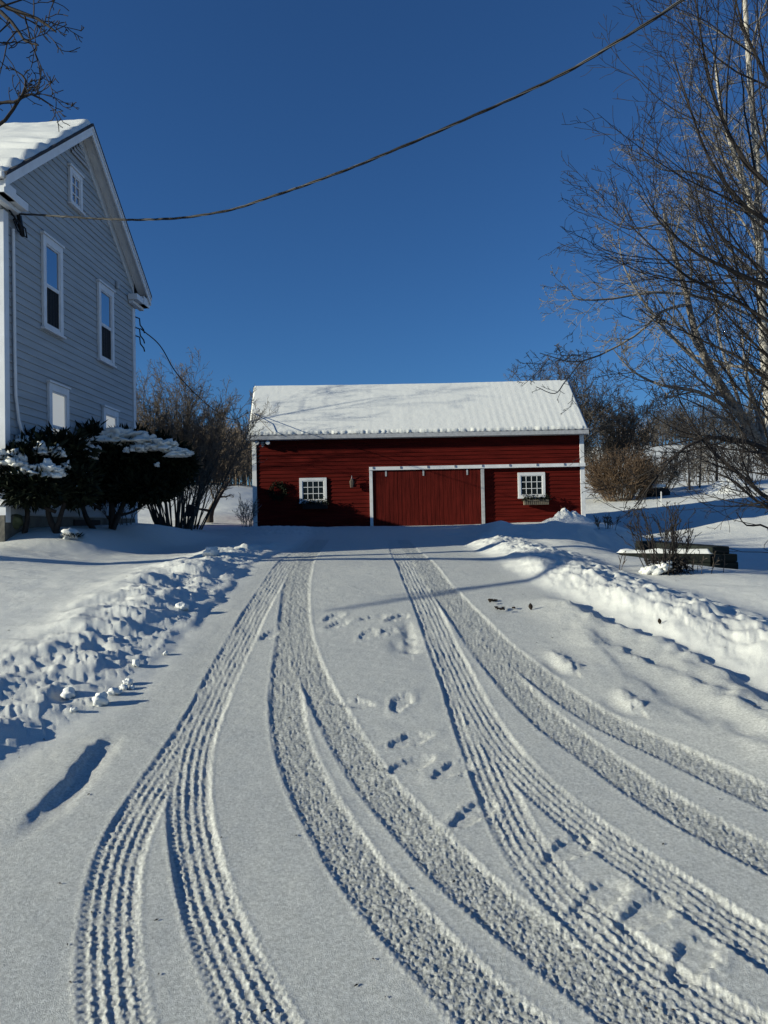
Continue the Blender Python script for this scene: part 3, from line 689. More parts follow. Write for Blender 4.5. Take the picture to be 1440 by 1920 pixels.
# windows
def house_window(u0, u1, z0, z1, lower, upper, small=False):
    t = .12 if not small else .09
    f = MB(hx2); f.frame(u0, u1, z0, z1, -.07, -.012, t, t * 1.25, .06)
    f.box(u0 - .03, u1 + .03, -.10, -.012, z1, z1 + .045); f.box(u0 - .04, u1 + .04, -.11, -.012, z0 - .045, z0)
    win = f.build('window', M['trim'], house, bevel=.004)
    a0, a1, b0, b1 = u0 + t, u1 - t, z0 + .06, z1 - t * 1.25
    zm = (b0 + b1) / 2
    s_ = MB(hx2)
    if small:
        s_.frame(a0, a1, b0, b1, -.055, -.03, .035)
        s_.box((a0 + a1) / 2 - .012, (a0 + a1) / 2 + .012, -.052, -.031, b0 + .035, b1 - .035)
        for k in (1, 2): c = b0 + (b1 - b0) * k / 3; s_.box(a0 + .035, a1 - .035, -.0535, -.0325, c - .012, c + .012)
        s_.build('sash_frame', M['trim'], win)
        g = MB(hx2); g.box(a0 + .01, a1 - .01, -.029, -.024, b0 + .01, b1 - .01); g.build('pane', M['house_glass'], win)
        return
    s_.frame(a0, a1, zm - .02, b1, -.052, -.030, .028, .03, .05); s_.build('sash_frame', M['trim'], win)
    g = MB(hx2); g.box(a0 + .01, a1 - .01, -.029, -.0245, zm, b1 - .01)
    g.build('pane', M[upper], win)
    g = MB(hx2); n = 9
    for i in range(n):                                # folds of the screen / curtain
        x0 = a0 + .028 + (a1 - a0 - .056) * i / n; x1 = a0 + .028 + (a1 - a0 - .056) * (i + 1) / n
        d0, d1 = (-.034, -.028) if (i % 2 and lower == 'screen') else (-.031, -.031)
        g.add([(x0, d0, b0), (x1, d1, b0), (x1, d1, zm - .02), (x0, d0, zm - .02)], [(0, 1, 2, 3)])
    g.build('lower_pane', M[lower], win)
    s_ = MB(hx2); s_.frame(a0, a1, b0, zm - .021, -.05, -.0345, .026, .02, .05); s_.build('lower_sash_frame', M['trim'], win)
house_window(1.36, 2.18, 5.78, 7.66, 'screen', 'house_glass')
house_window(3.94, 4.80, 5.72, 7.55, 'screen', 'house_glass')
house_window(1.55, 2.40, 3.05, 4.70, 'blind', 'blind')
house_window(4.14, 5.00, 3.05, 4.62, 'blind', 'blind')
house_window(2.55, 3.14, 8.82, 9.62, 'glass', 'glass', True)
v_ = MB(hx2); zb, zt = 9.98, 10.58                    # louvred vent in the peak
for k in range(6):
    z = zb + (zt - zb) * k / 6; l0, l1 = MID - (ZR - .47 - z) / ME * .9, MID + (ZR - .47 - z) / ME * .9
    if l1 - l0 > .03: v_.hexa([(l0, -.05, z), (l1, -.05, z), (l1, -.035, z + .07), (l0, -.035, z + .07), (l0, -.06, z + .012), (l1, -.06, z + .012), (l1, -.045, z + .082), (l0, -.045, z + .082)])
v_.build('gable_vent', M['greywood'], house)
w = MB(hx2); w.box(5.0, 5.12, -.09, -.02, 7.72, 7.9); w.build('vent_cap', M['siding'], house, bevel=.02)
tb = Tubes(); tb.add([hx((.26, .06, 7.3)), hx((.28, .06, 5)), hx((.30, .06, 4.2)), hx((.38, .07, 3.75)), hx((.62, .09, 3.25))], [.026] * 5)
tb.build('meter_conduit', M['trim'], house, 8)
w = MB(hx2); w.box(.50, .88, -.16, -.024, 2.75, 3.15); w.disc((.69, 2.95), .10, 16, -.22, -.161); w.build('electric_meter', M['metal'], house, bevel=.01)
w = MB(hx2); w.box(2.6, 3.9, -.06, -.036, 1.45, 1.93); w.build('basement_window', M['screen'], house)
tb = Tubes()
for k in range(3):
    tb.add([hx((.12 + .09 * k, .05, 7.62 - .05 * k)), hx((.22 + .09 * k, .22, 7.36)), hx((.30 + .09 * k, .2, 7.22)), hx((.33 + .09 * k, .12, 7.28)), hx((.28 + .09 * k, .05, 7.5))], [.012] * 5)
tb.build('service_loop', M['black'], house, 6)
w = MB(hx2); w.hexa([(.42, -.16, 7.26), (.50, -.16, 7.24), (.50, -.09, 7.24), (.42, -.09, 7.26), (.34, -.14, 7.62), (.42, -.14, 7.62), (.42, -.07, 7.62), (.34, -.07, 7.62)]); w.build('weather_head', M['black'], house, bevel=.01)
tb = Tubes()
for k, dz in enumerate((0, -.28, -.5)):
    tb.add([hx((HL + .02, .04, 7.35 + dz)), hx((HL + .12, .12, 7.33 + dz)), hx((HL + .22, .10, 7.18 + dz)), hx((HL + .30, .16, 7.08 + dz)), hx((HL + .25, .2, 6.98 + dz))], [.016] * 5)
tb.build('wire_bracket', M['black'], house, 6)

# ------------------------------------------------------------------ wires
def spline(P, n):
    P = np.array(P, float); out = []
    Q = np.vstack([2 * P[0] - P[1], P, 2 * P[-1] - P[-2]])
    for i in range(len(P) - 1):
        t = np.linspace(0, 1, max(2, n // (len(P) - 1)), endpoint=False)[:, None]
        p0, p1, p2, p3 = Q[i:i + 4]
        out.append(.5 * (2 * p1 + (p2 - p0) * t + (2 * p0 - 5 * p1 + 4 * p2 - p3) * t ** 2 + (3 * p1 - p0 - 3 * p2 + p3) * t ** 3))
    return np.vstack(out + [P[-1:]])
a0 = np.array(hx((.34, .12, 7.62)))
wp = [(15, 397, a0[1]), (250, 412, 10.3), (400, 400, 9.7), (520, 365, 9.2), (700, 298, 8.5), (1000, 166, 7.7), (1150, 83, 7.1), (1290, -8, 6.6), (1500, -160, 5.9)]
P = spline([a0] + [at(*q) for q in wp[1:]], 240)
sv = thing('service_cable', a0, 'twisted overhead cable sweeping from the farmhouse corner across the open sky', 'cable')
T = np.gradient(P, axis=0); T /= np.linalg.norm(T, axis=1, keepdims=True); N = np.cross(T, [0, 0, 1.0]); N /= np.linalg.norm(N, axis=1, keepdims=True); B_ = np.cross(T, N)
ln = np.r_[0, np.cumsum(np.linalg.norm(np.diff(P, axis=0), axis=1))]
for k, (mm, nm, rad) in enumerate((('black', 'insulated_strand', .0085), ('black', 'insulated_strand', .0085), ('alu', 'bare_strand', .0055))):
    ph = ln * 2 * PI / .9 + k * 2 * PI / 3
    tb = Tubes(); tb.add(P + .009 * (np.cos(ph)[:, None] * N + np.sin(ph)[:, None] * B_), np.full(len(P), rad)); tb.build(nm, M[mm], sv, 6)
h0 = np.array(hx((HL + .2, .12, 7.08))); b0 = np.array([at(467, 772, 28.6)[0], 28.6, at(467, 772, 28.6)[2]])
P = spline([h0, at(300, 648, 18.0), at(330, 698, 18.8), at(370, 742, 19.8), at(410, 774, 21.6), at(440, 786, 24.4), b0], 60)
tb = Tubes(); tb.add(P, np.full(len(P), .014)); tag(tb.build('overhead_wire', M['black'], None, 5, loc=h0), 'thin black wire sagging from the rear farmhouse corner to the barn roof', 'wire')
P = np.array([b0, (b0 + at(512, 812, 27.55)) / 2 + np.array([0, -.12, .06]), at(512, 812, 27.5)])
tb = Tubes(); tb.add(P, np.full(3, .012)); tag(tb.build('overhead_wire', M['bark_grey'], None, 5, loc=b0), 'short slanting wire lying across the left end of the barn roof', 'wire')

# ------------------------------------------------------------------ trees and shrubs
class Cfg:
    def __init__(s, **k): s.__dict__.update(k)
def grow(out, p, d, L, r, lvl, c, g):
    n = c.seg[lvl]; pts = [p]; d = d / (np.linalg.norm(d) + 1e-9); rad = [r]
    for i in range(n):
        d = d + g.normal(0, c.wander[lvl], 3); d[2] += c.up[lvl]; d /= np.linalg.norm(d)
        p = p + d * (L / n); pts.append(p); rad.append(max(c.rmin, r * (1 - (i + 1) / n * c.taper)))
    out[min(lvl, len(out) - 1)].add(pts, rad)
    kids(out, np.array(pts), np.array(rad), L, lvl, c, g)
def kids(out, P, R, L, lvl, c, g, tmin=None):
    if lvl >= len(c.num): return
    nk = c.num[lvl]; nk = int(nk) + (1 if g.rand() < nk - int(nk) else 0)
    n = len(P) - 1
    for k in range(nk):
        t = (c.t0[lvl] if tmin is None else tmin) + (1 - (c.t0[lvl] if tmin is None else tmin)) * (k + g.rand()) / nk
        i = min(int(t * n), n - 1); f = t * n - i
        q = P[i] * (1 - f) + P[i + 1] * f; d = P[i + 1] - P[i]; d = d / (np.linalg.norm(d) + 1e-9)
        a = np.cross(d, g.normal(0, 1, 3)); a /= np.linalg.norm(a) + 1e-9
        th = math.radians(g.normal(c.ang[lvl], 9))
        nd = d * math.cos(th) + a * math.sin(th)
        grow(out, q, nd, L * c.lr[lvl] * (1.15 - .6 * t) * g.uniform(.7, 1.25), max(c.rmin, (R[i] * (1 - f) + R[i + 1] * f) * c.rr), lvl + 1, c, g)
def limb(out, pts, r0, r1, c, g, lvl=1, n=14, L=None, tmin=None, lv_out=None):
    P = spline(pts, n); R = np.linspace(r0, r1, len(P))
    out[lv_out if lv_out is not None else lvl].add(P, R)
    if L is None: L = np.sum(np.linalg.norm(np.diff(P, axis=0), axis=1))
    kids(out, P, R, L, lvl, c, g, tmin)
    return P
def shrub(name, x, y, h, spread, nst, label, cat, mb, mt, c, g, r0=.02, lean=None, base_r=.25, group=None):
    z = gz(x, y) - .05
    t = thing(name, (x, y, z), label, cat, group); out = [Tubes(), Tubes(), Tubes()]
    for i in range(nst):
        a = g.uniform(0, 2 * PI); k = math.sqrt(g.rand()); b = base_r * g.rand() ** .5
        d = np.array([math.cos(a) * k * spread, math.sin(a) * k * spread, 1.0])
        if lean is not None: d += lean
        grow(out, np.array([x + math.cos(a) * b, y + math.sin(a) * b, z]), d, h * g.uniform(.75, 1.1) * (1 - .15 * k), r0 * g.uniform(.6, 1.2), 0, c, g)
    out[0].build('stems', mb, t, 5); out[1].build('branches', mb, t, 3); out[2].build('twigs', mt, t, 3)
    return t
def tree(name, x, y, h, r, label, cat, mb, mt, c, g, lean=(0, 0, 1), group=None, zz=None, limbs=()):
    z = (gz(x, y) if zz is None else zz) - .1
    t = thing(name, (x, y, z), label, cat, group); out = [Tubes(), Tubes(), Tubes()]
    grow(out, np.array([x, y, z]), np.array(lean, float), h, r, 0, c, g)
    for pts, r0, r1, cc in limbs: limb(out, pts, r0, r1, cc, g)
    out[0].build('trunk', mb, t, 8); out[1].build('branches', mb, t, 4); out[2].build('twigs', mt, t, 3)
    return t
# bare tree standing left of the picture: only its outer branches reach into view, its shadow crosses the drive
cTW = Cfg(seg=[6, 6, 5, 4, 3], wander=[.05, .15, .2, .22, .22], up=[.05, .03, .03, .03, .02], num=[0, 6, 4, 2], t0=[.3, .45, .2, .2], ang=[45, 45, 45, 45], lr=[.5, .13, .5, .5], rr=.55, taper=.85, rmin=.0055)
cBIG = Cfg(seg=[10, 8, 6, 4], wander=[.03, .10, .15, .2], up=[.02, .04, .03, .02], num=[8, 5, 3.5], t0=[.35, .3, .2], ang=[44, 42, 42], lr=[.36, .45, .5], rr=.5, taper=.8, rmin=.008)
g = np.random.RandomState(11)
tx, ty = -9.3, 8.6
limbs = [([(tx, ty, 5.0), at(-230, 60, 9), at(-60, -20, 8.7), at(15, 15, 8.5), at(70, 35, 8.4), at(105, 60, 8.3)], .05, .010, cTW),
         ([(tx, ty, 5.6), at(-230, -20, 9), at(-40, 5, 8.4), at(22, 42, 8.2), at(45, 75, 8.1), at(72, 85, 8.0)], .04, .008, cTW),
         ([(tx, ty, 4.6), at(-200, 380, 9.6), at(-60, 275, 9.3), at(10, 225, 9.2), at(35, 188, 9.2), at(60, 177, 9.2), at(100, 200, 9.2)], .045, .008, cTW),
         ([at(-60, 215, 9.2), at(0, 193, 9.2), at(35, 188, 9.15), at(48, 150, 9.1), at(18, 125, 9.1)], .03, .008, cTW),
         ([(tx, ty, 3.0), (tx + .2, 7.0, 4.1), (tx + .45, 5.4, 4.35), (tx - .9, 4.5, 4.25), (tx - 2.3, 3.6, 4.1)], .13, .03, Cfg(**{**cTW.__dict__, 'num': [0, 2, 2, 1]}))]
tree('bare_tree', tx, ty, 11, .26, 'bare dark tree at the left edge whose branch tips hang over the farmhouse roof', 'tree', M['bark_dark'], M['bark_dark'], cBIG, g, lean=(-.22, -.05, 1), limbs=limbs)
g = np.random.RandomState(12)
tree('bare_tree', -12.3, 26.4, 8.6, .07, 'bare tree standing behind the farmhouse', 'tree', M['bark'], M['bark'], Cfg(**{**cBIG.__dict__, 'num': [12, 7, 5], 'lr': [.45, .5, .5], 'rmin': .006}), g)
# tall poplar at the right edge
cP = Cfg(seg=[8, 8, 6, 5, 3], wander=[.03, .09, .15, .20, .25], up=[.03, .05, .05, .04, .02], num=[0, 12, 7, 4], t0=[.2, .12, .12, .1], ang=[45, 42, 45, 48], lr=[.4, .29, .42, .42], rr=.5, taper=.8, rmin=.0054)
cPt = Cfg(**{**cP.__dict__, 'num': [0, 24, 8, 5], 'lr': [.4, .24, .42, .42], 'ang': [45, 55, 45, 48]})
def poplar_tree(base_xy, label, g, stems, lims, mt=M['poplar'], mtw=M['poplar_twig'], name='poplar_tree'):
    x, y = base_xy; t = thing(name, (x, y, gz(x, y)), label, 'tree'); out = [Tubes(), Tubes(), Tubes()]
    for pts, r0, r1, cc in stems: limb(out, pts, r0, r1, cc, g, 1, 18, lv_out=0)
    for pts, r0, r1, cc in lims: limb(out, pts, r0, r1, cc, g, 1, 14)
    out[0].build('trunk', mt, t, 8); out[1].build('branches', mt if mt == M['bark_dark'] else M['poplar_twig'], t, 4); out[2].build('twigs', mtw, t, 3)
    return t
D = 19.5
x0, y0 = at(1460, 950, D)[:2]
poplar_tree((x0, y0), 'tall pale barked poplar with upright white trunk at the right edge', np.random.RandomState(21),
    [([(x0, y0, gz(x0, y0) - .1), at(1446, 800, D), at(1432, 640, D), at(1424, 450, D), at(1419, 300, D), at(1404, 120, D), at(1392, -80, D)], .15, .05, cPt),
     ([at(1424, 450, D), at(1398, 350, D - .1), at(1370, 270, D - .2), at(1350, 190, D - .3), at(1338, 90, D - .3)], .085, .02, cPt)],
    [([at(1422, 420, D), at(1350, 345, D - .6), at(1290, 322, D - 1), at(1240, 318, D - 1.2), at(1195, 285, D - 1.4)], .045, .010, cP),
     ([at(1398, 345, D), at(1330, 262, D + .4), at(1290, 232, D + .4), at(1262, 200, D + .4)], .04, .009, cP),
     ([at(1370, 270, D), at(1325, 190, D - .6), at(1300, 150, D - .7), at(1292, 95, D - .8)], .035, .008, cP),
     ([at(1425, 520, D), at(1340, 470, D - .5), at(1260, 420, D - .8), at(1180, 430, D - 1), at(1120, 400, D - 1.2)], .045, .009, cP),
     ([at(1426, 600, D), at(1330, 560, D - 1), at(1230, 548, D - 1.4), at(1150, 560, D - 1.6), at(1085, 562, D - 1.8), at(1070, 545, D - 1.8)], .05, .009, cP),
     ([at(1424, 470, D), at(1380, 400, D + .8), at(1330, 385, D + 1), at(1280, 360, D + 1.2)], .04, .009, cP)])
D2 = 15.5
x1, y1 = 9.0, 15.3
poplar_tree((x1, y1), 'leaning poplar whose mottled stem slants up to the left at the right edge', np.random.RandomState(22),
    [([(x1, y1, gz(x1, y1) - .1), at(1470, 900, D2), at(1400, 795, D2), at(1340, 705, D2), at(1302, 620, D2), at(1286, 545, D2), at(1262, 470, D2), at(1245, 400, D2)], .13, .025, cP)],
    [([at(1345, 712, D2), at(1268, 640, D2 - .3), at(1210, 570, D2 - .5), at(1170, 500, D2 - .6), at(1158, 430, D2 - .7)], .05, .010, cP),
     ([at(1385, 775, D2), at(1310, 735, D2 - .6), at(1240, 722, D2 - .8), at(1185, 695, D2 - 1), at(1150, 655, D2 - 1.1)], .05, .010, cP),
     ([at(1292, 570, D2), at(1240, 585, D2 - .4), at(1190, 630, D2 - .6), at(1090, 678, D2 - .9), at(1012, 662, D2 - 1.1)], .035, .008, cP),
     ([at(1090, 678, D2 - .9), at(1060, 715, D2 - 1), at(1040, 738, D2 - 1), at(1005, 725, D2 - 1)], .014, .007, Cfg(**{**cP.__dict__, 'num': [0, 4, 2, 0]})),
     ([at(1400, 795, D2), at(1350, 640, D2 + .8), at(1340, 540, D2 + 1), at(1310, 450, D2 + 1), at(1290, 380, D2 + 1.2)], .05, .010, cP),
     ([at(1440, 850, D2), at(1400, 700, D2 + .5), at(1390, 600, D2 + .8), at(1380, 480, D2 + 1)], .05, .010, cP)], M['poplar_dark'])
D3 = 11.0
x2, y2 = 7.3, 11.2
cD = Cfg(seg=[8, 8, 7, 5, 3], wander=[.03, .05, .09, .13, .2], up=[.03, .04, .07, .06, .03], num=[0, 12, 7, 4], t0=[.2, .1, .1, .1], ang=[40, 28, 36, 42], lr=[.4, .42, .42, .42], rr=.5, taper=.8, rmin=.0036)
_g = np.random.RandomState(77); XL = []
for i in range(5):
    qy = 420 + 90 * i + _g.uniform(-20, 20); dd = D3 + _g.uniform(-.6, 2.2)
    XL.append(([(x2 - .1, y2, 1.8 + .5 * (5 - i)), at(1490, qy + 120, dd), at(1420, qy + 60, dd), at(1370 - 40 * _g.rand(), qy - 10, dd), at(1320 - 50 * _g.rand(), qy - 110, dd)], .04, .008, cD))
poplar_tree((x2, y2), 'dark willow like tree sweeping long arching branches in from the right edge', np.random.RandomState(23),
    [([(x2, y2, gz(x2, y2) - .1), (x2 - .02, y2, 2.4), (x2, y2 - .1, 3.6), (x2 + .3, y2 - .1, 5.4), (x2 + .5, y2, 7.6)], .13, .05, cD)],
    [([(x2 - .1, y2, 3.4), at(1500, 420, D3), at(1400, 310, D3), at(1345, 200, D3), at(1318, 90, D3), at(1300, -30, D3)], .06, .010, cD),
     ([(x2 - .1, y2, 3.0), at(1500, 480, D3), at(1400, 390, D3 - .3), at(1330, 300, D3 - .4), at(1290, 190, D3 - .5), at(1262, 110, D3 - .5)], .05, .009, cD),
     ([(x2 - .1, y2, 4.5), at(1500, 250, D3), at(1430, 130, D3), at(1390, 40, D3), at(1372, -40, D3)], .05, .010, cD),
     ([(x2 - .1, y2, 2.6), at(1500, 590, D3), at(1400, 520, D3 - .3), at(1310, 478, D3 - .5), at(1240, 420, D3 - .7), at(1195, 360, D3 - .8)], .05, .008, cD),
     ([(x2 - .1, y2, 2.3), at(1500, 660, D3 + .4), at(1390, 570, D3 + .3), at(1290, 520, D3 + .2), at(1220, 460, D3), at(1180, 420, D3)], .045, .008, cD),
     ([(x2 - .1, y2, 2.0), at(1500, 770, D3 + .5), at(1400, 680, D3 + .5), at(1320, 640, D3 + .5), at(1240, 600, D3 + .4)], .045, .008, cD),
     ([(x2 - .1, y2, 2.1), at(1500, 700, D3 + .6), at(1420, 600, D3 + .6), at(1370, 520, D3 + .6), at(1330, 420, D3 + .6)], .045, .008, cD),
     ([(x2 - .1, y2, 1.9), at(1470, 860, D3 + .5), at(1400, 828, D3 + .3), at(1320, 822, D3), at(1255, 865, D3 - .3), at(1190, 950, D3 - .6)], .05, .010, cD),
     ([(x2 - .1, y2, 1.7), at(1470, 950, D3 + .2), at(1400, 900, D3), at(1340, 850, D3), at(1300, 800, D3), at(1270, 740, D3)], .045, .009, cD),
     ([(x2 - .1, y2, 1.6), at(1480, 960, D3 - .6), at(1420, 940, D3 - 1), at(1380, 905, D3 - 1.2), at(1330, 880, D3 - 1.2)], .035, .008, cD),
     ([(x2, y2, 1.5), at(1480, 1060, D3 - 2), at(1440, 990, D3 - 2.2), at(1400, 985, D3 - 2.3), at(1380, 960, D3 - 2.4)], .02, .006, Cfg(**{**cD.__dict__, 'num': [0, 4, 3, 0]}))] + XL,
    M['bark_dark'], M['bark_dark'], 'willow_tree')
# tree clump behind the barn's right end
cS = Cfg(seg=[7, 5, 4, 3], wander=[.07, .14, .18, .2], up=[.04, .05, .04, .02], num=[9, 7.5, 5], t0=[.22, .12, .12], ang=[34, 40, 44], lr=[.42, .45, .5], rr=.55, taper=.85, rmin=.0115)
g = np.random.RandomState(31)
shrub('bare_tree', at(1058, 850, 44)[0], 44, 7.9, .42, 20, 'bare dark crowned tree rising behind the right gable of the barn', 'tree', M['bark'], M['dark_twig'], cS, g, .05, base_r=.5)
shrub('bare_tree', at(1140, 880, 47)[0], 47, 6.3, .55, 20, 'bare rounded tree beside the barn behind the brown shrub', 'tree', M['bark'], M['dark_twig'], cS, g, .045, base_r=.6)
cB = Cfg(seg=[6, 4, 3, 2], wander=[.08, .14, .2, .2], up=[.03, .04, .03, .02], num=[8, 4, 0], t0=[.1, .15, .15], ang=[28, 34, 40], lr=[.45, .5, .5], rr=.6, taper=.8, rmin=.010)
shrub('brown_shrub', at(1165, 925, 41)[0], 41, 2.7, .85, 120, 'broad dense brown shrub on the snow right of the barn', 'shrub', M['brown_twig'], M['brown_twig'], cB, g, .018, base_r=.9)
shrub('brown_shrub', at(1235, 920, 47)[0], 47, 2.5, .75, 50, 'lower brown shrub between the broad shrub and the saplings', 'shrub', M['brown_twig'], M['bark_grey'], cB, g, .018, base_r=.8)
cSap = Cfg(seg=[8, 5, 4, 3], wander=[.05, .14, .2, .2], up=[.03, .05, .04, .02], num=[11, 5, 3], t0=[.25, .15, .15], ang=[44, 42, 45], lr=[.33, .45, .5], rr=.45, taper=.85, rmin=.010)
for px, d, h, r, lab in ((1293, 44, 4.6, .06, 'slim grey sapling just right of the white stake'), (1312, 47, 5.2, .06, 'slim sapling standing behind the snow heap, left of a pair'), (1345, 45, 5.0, .09, 'thicker sapling rising straight behind the snow heap'), (1400, 46, 4.8, .07, 'sapling behind the poplar stems at the right edge')):
    tree('sapling', at(px, 920, d)[0], d, h, r, lab, 'tree', M['bark'], M['bark_grey'], cSap, g, group='saplings on the field edge')
# lilac clump by the house, apple tree, small shrubs
cL = Cfg(seg=[8, 5, 4, 3], wander=[.05, .11, .16, .2], up=[.03, .06, .05, .02], num=[11, 6.5, 4], t0=[.22, .15, .15], ang=[26, 36, 42], lr=[.40, .45, .5], rr=.5, taper=.85, rmin=.0042)
g = np.random.RandomState(41)
lx, ly = at(335, 970, 21.4)[0], 21.4
shrub('lilac_shrub', lx, ly, 4.15, .50, 60, 'tall many stemmed bare lilac fanning out beside the farmhouse', 'shrub', M['bark'], M['lilac_twig'], cL, g, .026, base_r=.65, lean=np.array([.02, 0, 0]))
ax, ay = at(393, 970, 29.5)[0], 29.5
cA = Cfg(seg=[7, 6, 5, 3], wander=[.10, .16, .2, .22], up=[.02, .03, .03, .02], num=[8, 5, 3.5], t0=[.45, .2, .15], ang=[55, 45, 45], lr=[.5, .5, .5], rr=.5, taper=.7, rmin=.009)
tree('apple_tree', ax, ay, 1.9, .15, 'old crooked apple tree with thick short trunk between lilac and barn', 'tree', M['bark'], M['dark_twig'], cA, g, lean=(.1, 0, 1), zz=at(393, 975, 29.5)[2],
     limbs=[([at(393, 958, 29.5), at(378, 955, 29.2), at(360, 954, 29)], .06, .03, Cfg(**{**cA.__dict__, 'num': [0, 2, 1]}))])
cW = Cfg(seg=[5, 3, 3], wander=[.10, .18, .2], up=[.03, .05, .02], num=[6, 2.5], t0=[.2, .15], ang=[34, 36], lr=[.5, .5], rr=.6, taper=.8, rmin=.006)
shrub('twiggy_shrub', at(466, 985, 26.6)[0], 26.6, 1.05, .6, 14, 'small bare shrub against the left corner of the barn', 'shrub', M['bark_grey'], M['bark_grey'], cW, g, .012)
shrub('twiggy_shrub', at(232, 975, 15.3)[0], 15.3, .85, .7, 12, 'small leafless shrub in shade at the farmhouse wall below the yew', 'shrub', M['bark'], M['bark'], cW, g, .010)
# birdhouse on a post
bp = at(359, 975, 19.4); bz = gz(bp[0], bp[1])
bh = thing('birdhouse', (bp[0], bp[1], bz), 'dark little birdhouse on a thin post by the lilac stems', 'birdhouse')
w = MB(); w.box(bp[0] - .018, bp[0] + .018, bp[1] - .02, bp[1] + .02, bz - .1, bz + .36); w.build('post', M['bark'], bh)
w = MB(); w.box(bp[0] - .10, bp[0] + .10, bp[1] - .1, bp[1] + .1, bz + .36, bz + .58); w.build('box', M['bark_dark'], bh)
w = MB(); q = bz + .58
w.hexa([(bp[0] - .14, bp[1] - .14, q), (bp[0] + .14, bp[1] - .14, q), (bp[0] + .14, bp[1] + .14, q), (bp[0] - .14, bp[1] + .14, q), (bp[0] - .02, bp[1] - .14, q + .09), (bp[0] + .02, bp[1] - .14, q + .09), (bp[0] + .02, bp[1] + .14, q + .09), (bp[0] - .02, bp[1] + .14, q + .09)])
w.build('roof', M['bark_dark'], bh)
# far thicket and woods: masses nobody could count
def thicket(name, label, spots, c, m, k=3):
    out = [Tubes()]
    for (x, y, h, r) in spots:
        z = float(base(x, y)) - .1
        grow(out, np.array([x, y, z]), np.array([g.normal(0, .15), g.normal(0, .15), 1]), h, r, 0, c, g)
    o = out[0].build(name, m, None, k); return tag(o, label, 'woods', kind='stuff')
cT = Cfg(seg=[5, 4, 3], wander=[.08, .15, .2], up=[.02, .05, .02], num=[9, 4], t0=[.15, .1], ang=[34, 38], lr=[.45, .5], rr=.6, taper=.8, rmin=.016)
sp = []
for i in range(620):
    y = g.uniform(54, 72); x = y * g.uniform(-.36, -.14); sp.append((x, y, g.uniform(2.4, 5.2), .03))
thicket('thicket', 'grey brown thicket at the end of the field between house and barn', sp, cT, M['far_twig'])
cT2 = Cfg(**{**cT.__dict__, 'rmin': .03}); sp = []
for i in range(280):
    y = g.uniform(150, 172); x = y * g.uniform(.36, .62); sp.append((x, y, g.uniform(5, 8.5), .09))
thicket('woods', 'brown leafless woods along the top of the snowy hill', sp, cT2, M['dark_twig'])
sp = []
for i in range(70):
    y = g.uniform(170, 195); x = y * g.uniform(.30, .37); sp.append((x, y, g.uniform(4, 8), .10))
thicket('woods', 'distant pale trees on the skyline right of the barn', sp, cT2, M['far_twig'])
cT3 = Cfg(**{**cT.__dict__, 'rmin': .014, 'num': [8, 3]}); sp = []
for i in range(90):
    y = g.uniform(50, 66); x = y * g.uniform(.40, .60); sp.append((x, y, g.uniform(1.6, 4.0), .03))
thicket('thicket', 'thin scrub in front of the snowy hill slope at right', sp, cT3, M['bark_grey'])

# ------------------------------------------------------------------ yews at the farmhouse, with snow lying on them
def yew(x, y, label, lobes, stems, snow, seed, n):
    g = np.random.RandomState(seed); z = gz(x, y) - .05
    t = thing('yew_bush', (x, y, z), label, 'bush')
    tb = Tubes()
    for a, b, r in stems: 
        P = spline([a, (np.array(a) + np.array(b)) / 2 + g.normal(0, .07, 3), b], 8); tb.add(P, np.linspace(r, r * .5, len(P)))
    tb.build('stems', M['bark_dark'], t, 7)
    wts = np.array([l[1][0] * l[1][1] + l[1][0] * l[1][2] for l in lobes]); wts = wts / wts.sum()
    V = []; F = []
    for (c, r), wgt in zip(lobes, wts):
        k = int(n * wgt)
        d = g.normal(0, 1, (k, 3)); d /= np.linalg.norm(d, axis=1, keepdims=True)
        rad = g.uniform(.45, 1.0, (k, 1)) ** .5 * (1 + .62 * fbm(d[:, 0] * 3.5 + seed, d[:, 1] * 3.5 + d[:, 2] * 4, 3, seed)[:, None])
        p = np.array(c)[None] + d * rad * np.array(r)[None]
        a = d * np.array([1, 1, .6]) + g.normal(0, .55, (k, 3)); a[:, 2] += .15; a /= np.linalg.norm(a, axis=1, keepdims=True)
        q = np.cross(a, g.normal(0, 1, (k, 3))); q /= np.linalg.norm(q, axis=1, keepdims=True)
        L = g.uniform(.09, .20, (k, 1)) * (1 + .5 * (d[:, 2:3] > .35)); wd = g.uniform(.018, .034, (k, 1))
        V.append(np.stack([p, p + a * L * .5 + q * wd, p + a * L, p + a * L * .5 - q * wd], 1).reshape(-1, 3))
    V = np.concatenate(V); F = np.arange(len(V)).reshape(-1, 4)
    fol = fast_mesh('foliage', V, F, M['yew'], t, smooth=False)
    for i, (c, r) in enumerate(snow):
        c = np.array(c); r = np.array(r) * KY
        q = np.array([c + np.array([g.uniform(-1, 1) * r[0], g.uniform(-.9, .5) * r[1], g.uniform(-.9, .6) * r[2]]) for _ in range(4)])
        SV, SF = blob(c, r * [1, 1, 1.25], seed * 13 + i, 1.0, 4, 2.4, .5)
        SVs, SFs = [SV], [SF]; n0 = len(SV)
        for j in range(4):
            V2, F2 = blob(q[j], r * g.uniform(.25, .5) * [1, 1, 1.3], seed * 31 + i * 5 + j, .8, 3, 2.2, .6); SVs.append(V2); SFs.append(F2 + n0); n0 += len(V2)
        fast_mesh('snow_cap', np.concatenate(SVs), np.concatenate(SFs), M['snow'], t)
    return t
KY = .97
def ay(px, py, d): return at(px, py, d * KY)
def lob(px, py, d, rx, rz, ry=None): return (ay(px, py, d), (rx * KY, (ry or rx * .8) * KY, rz * KY))
gA = ay(90, 985, 12.2)
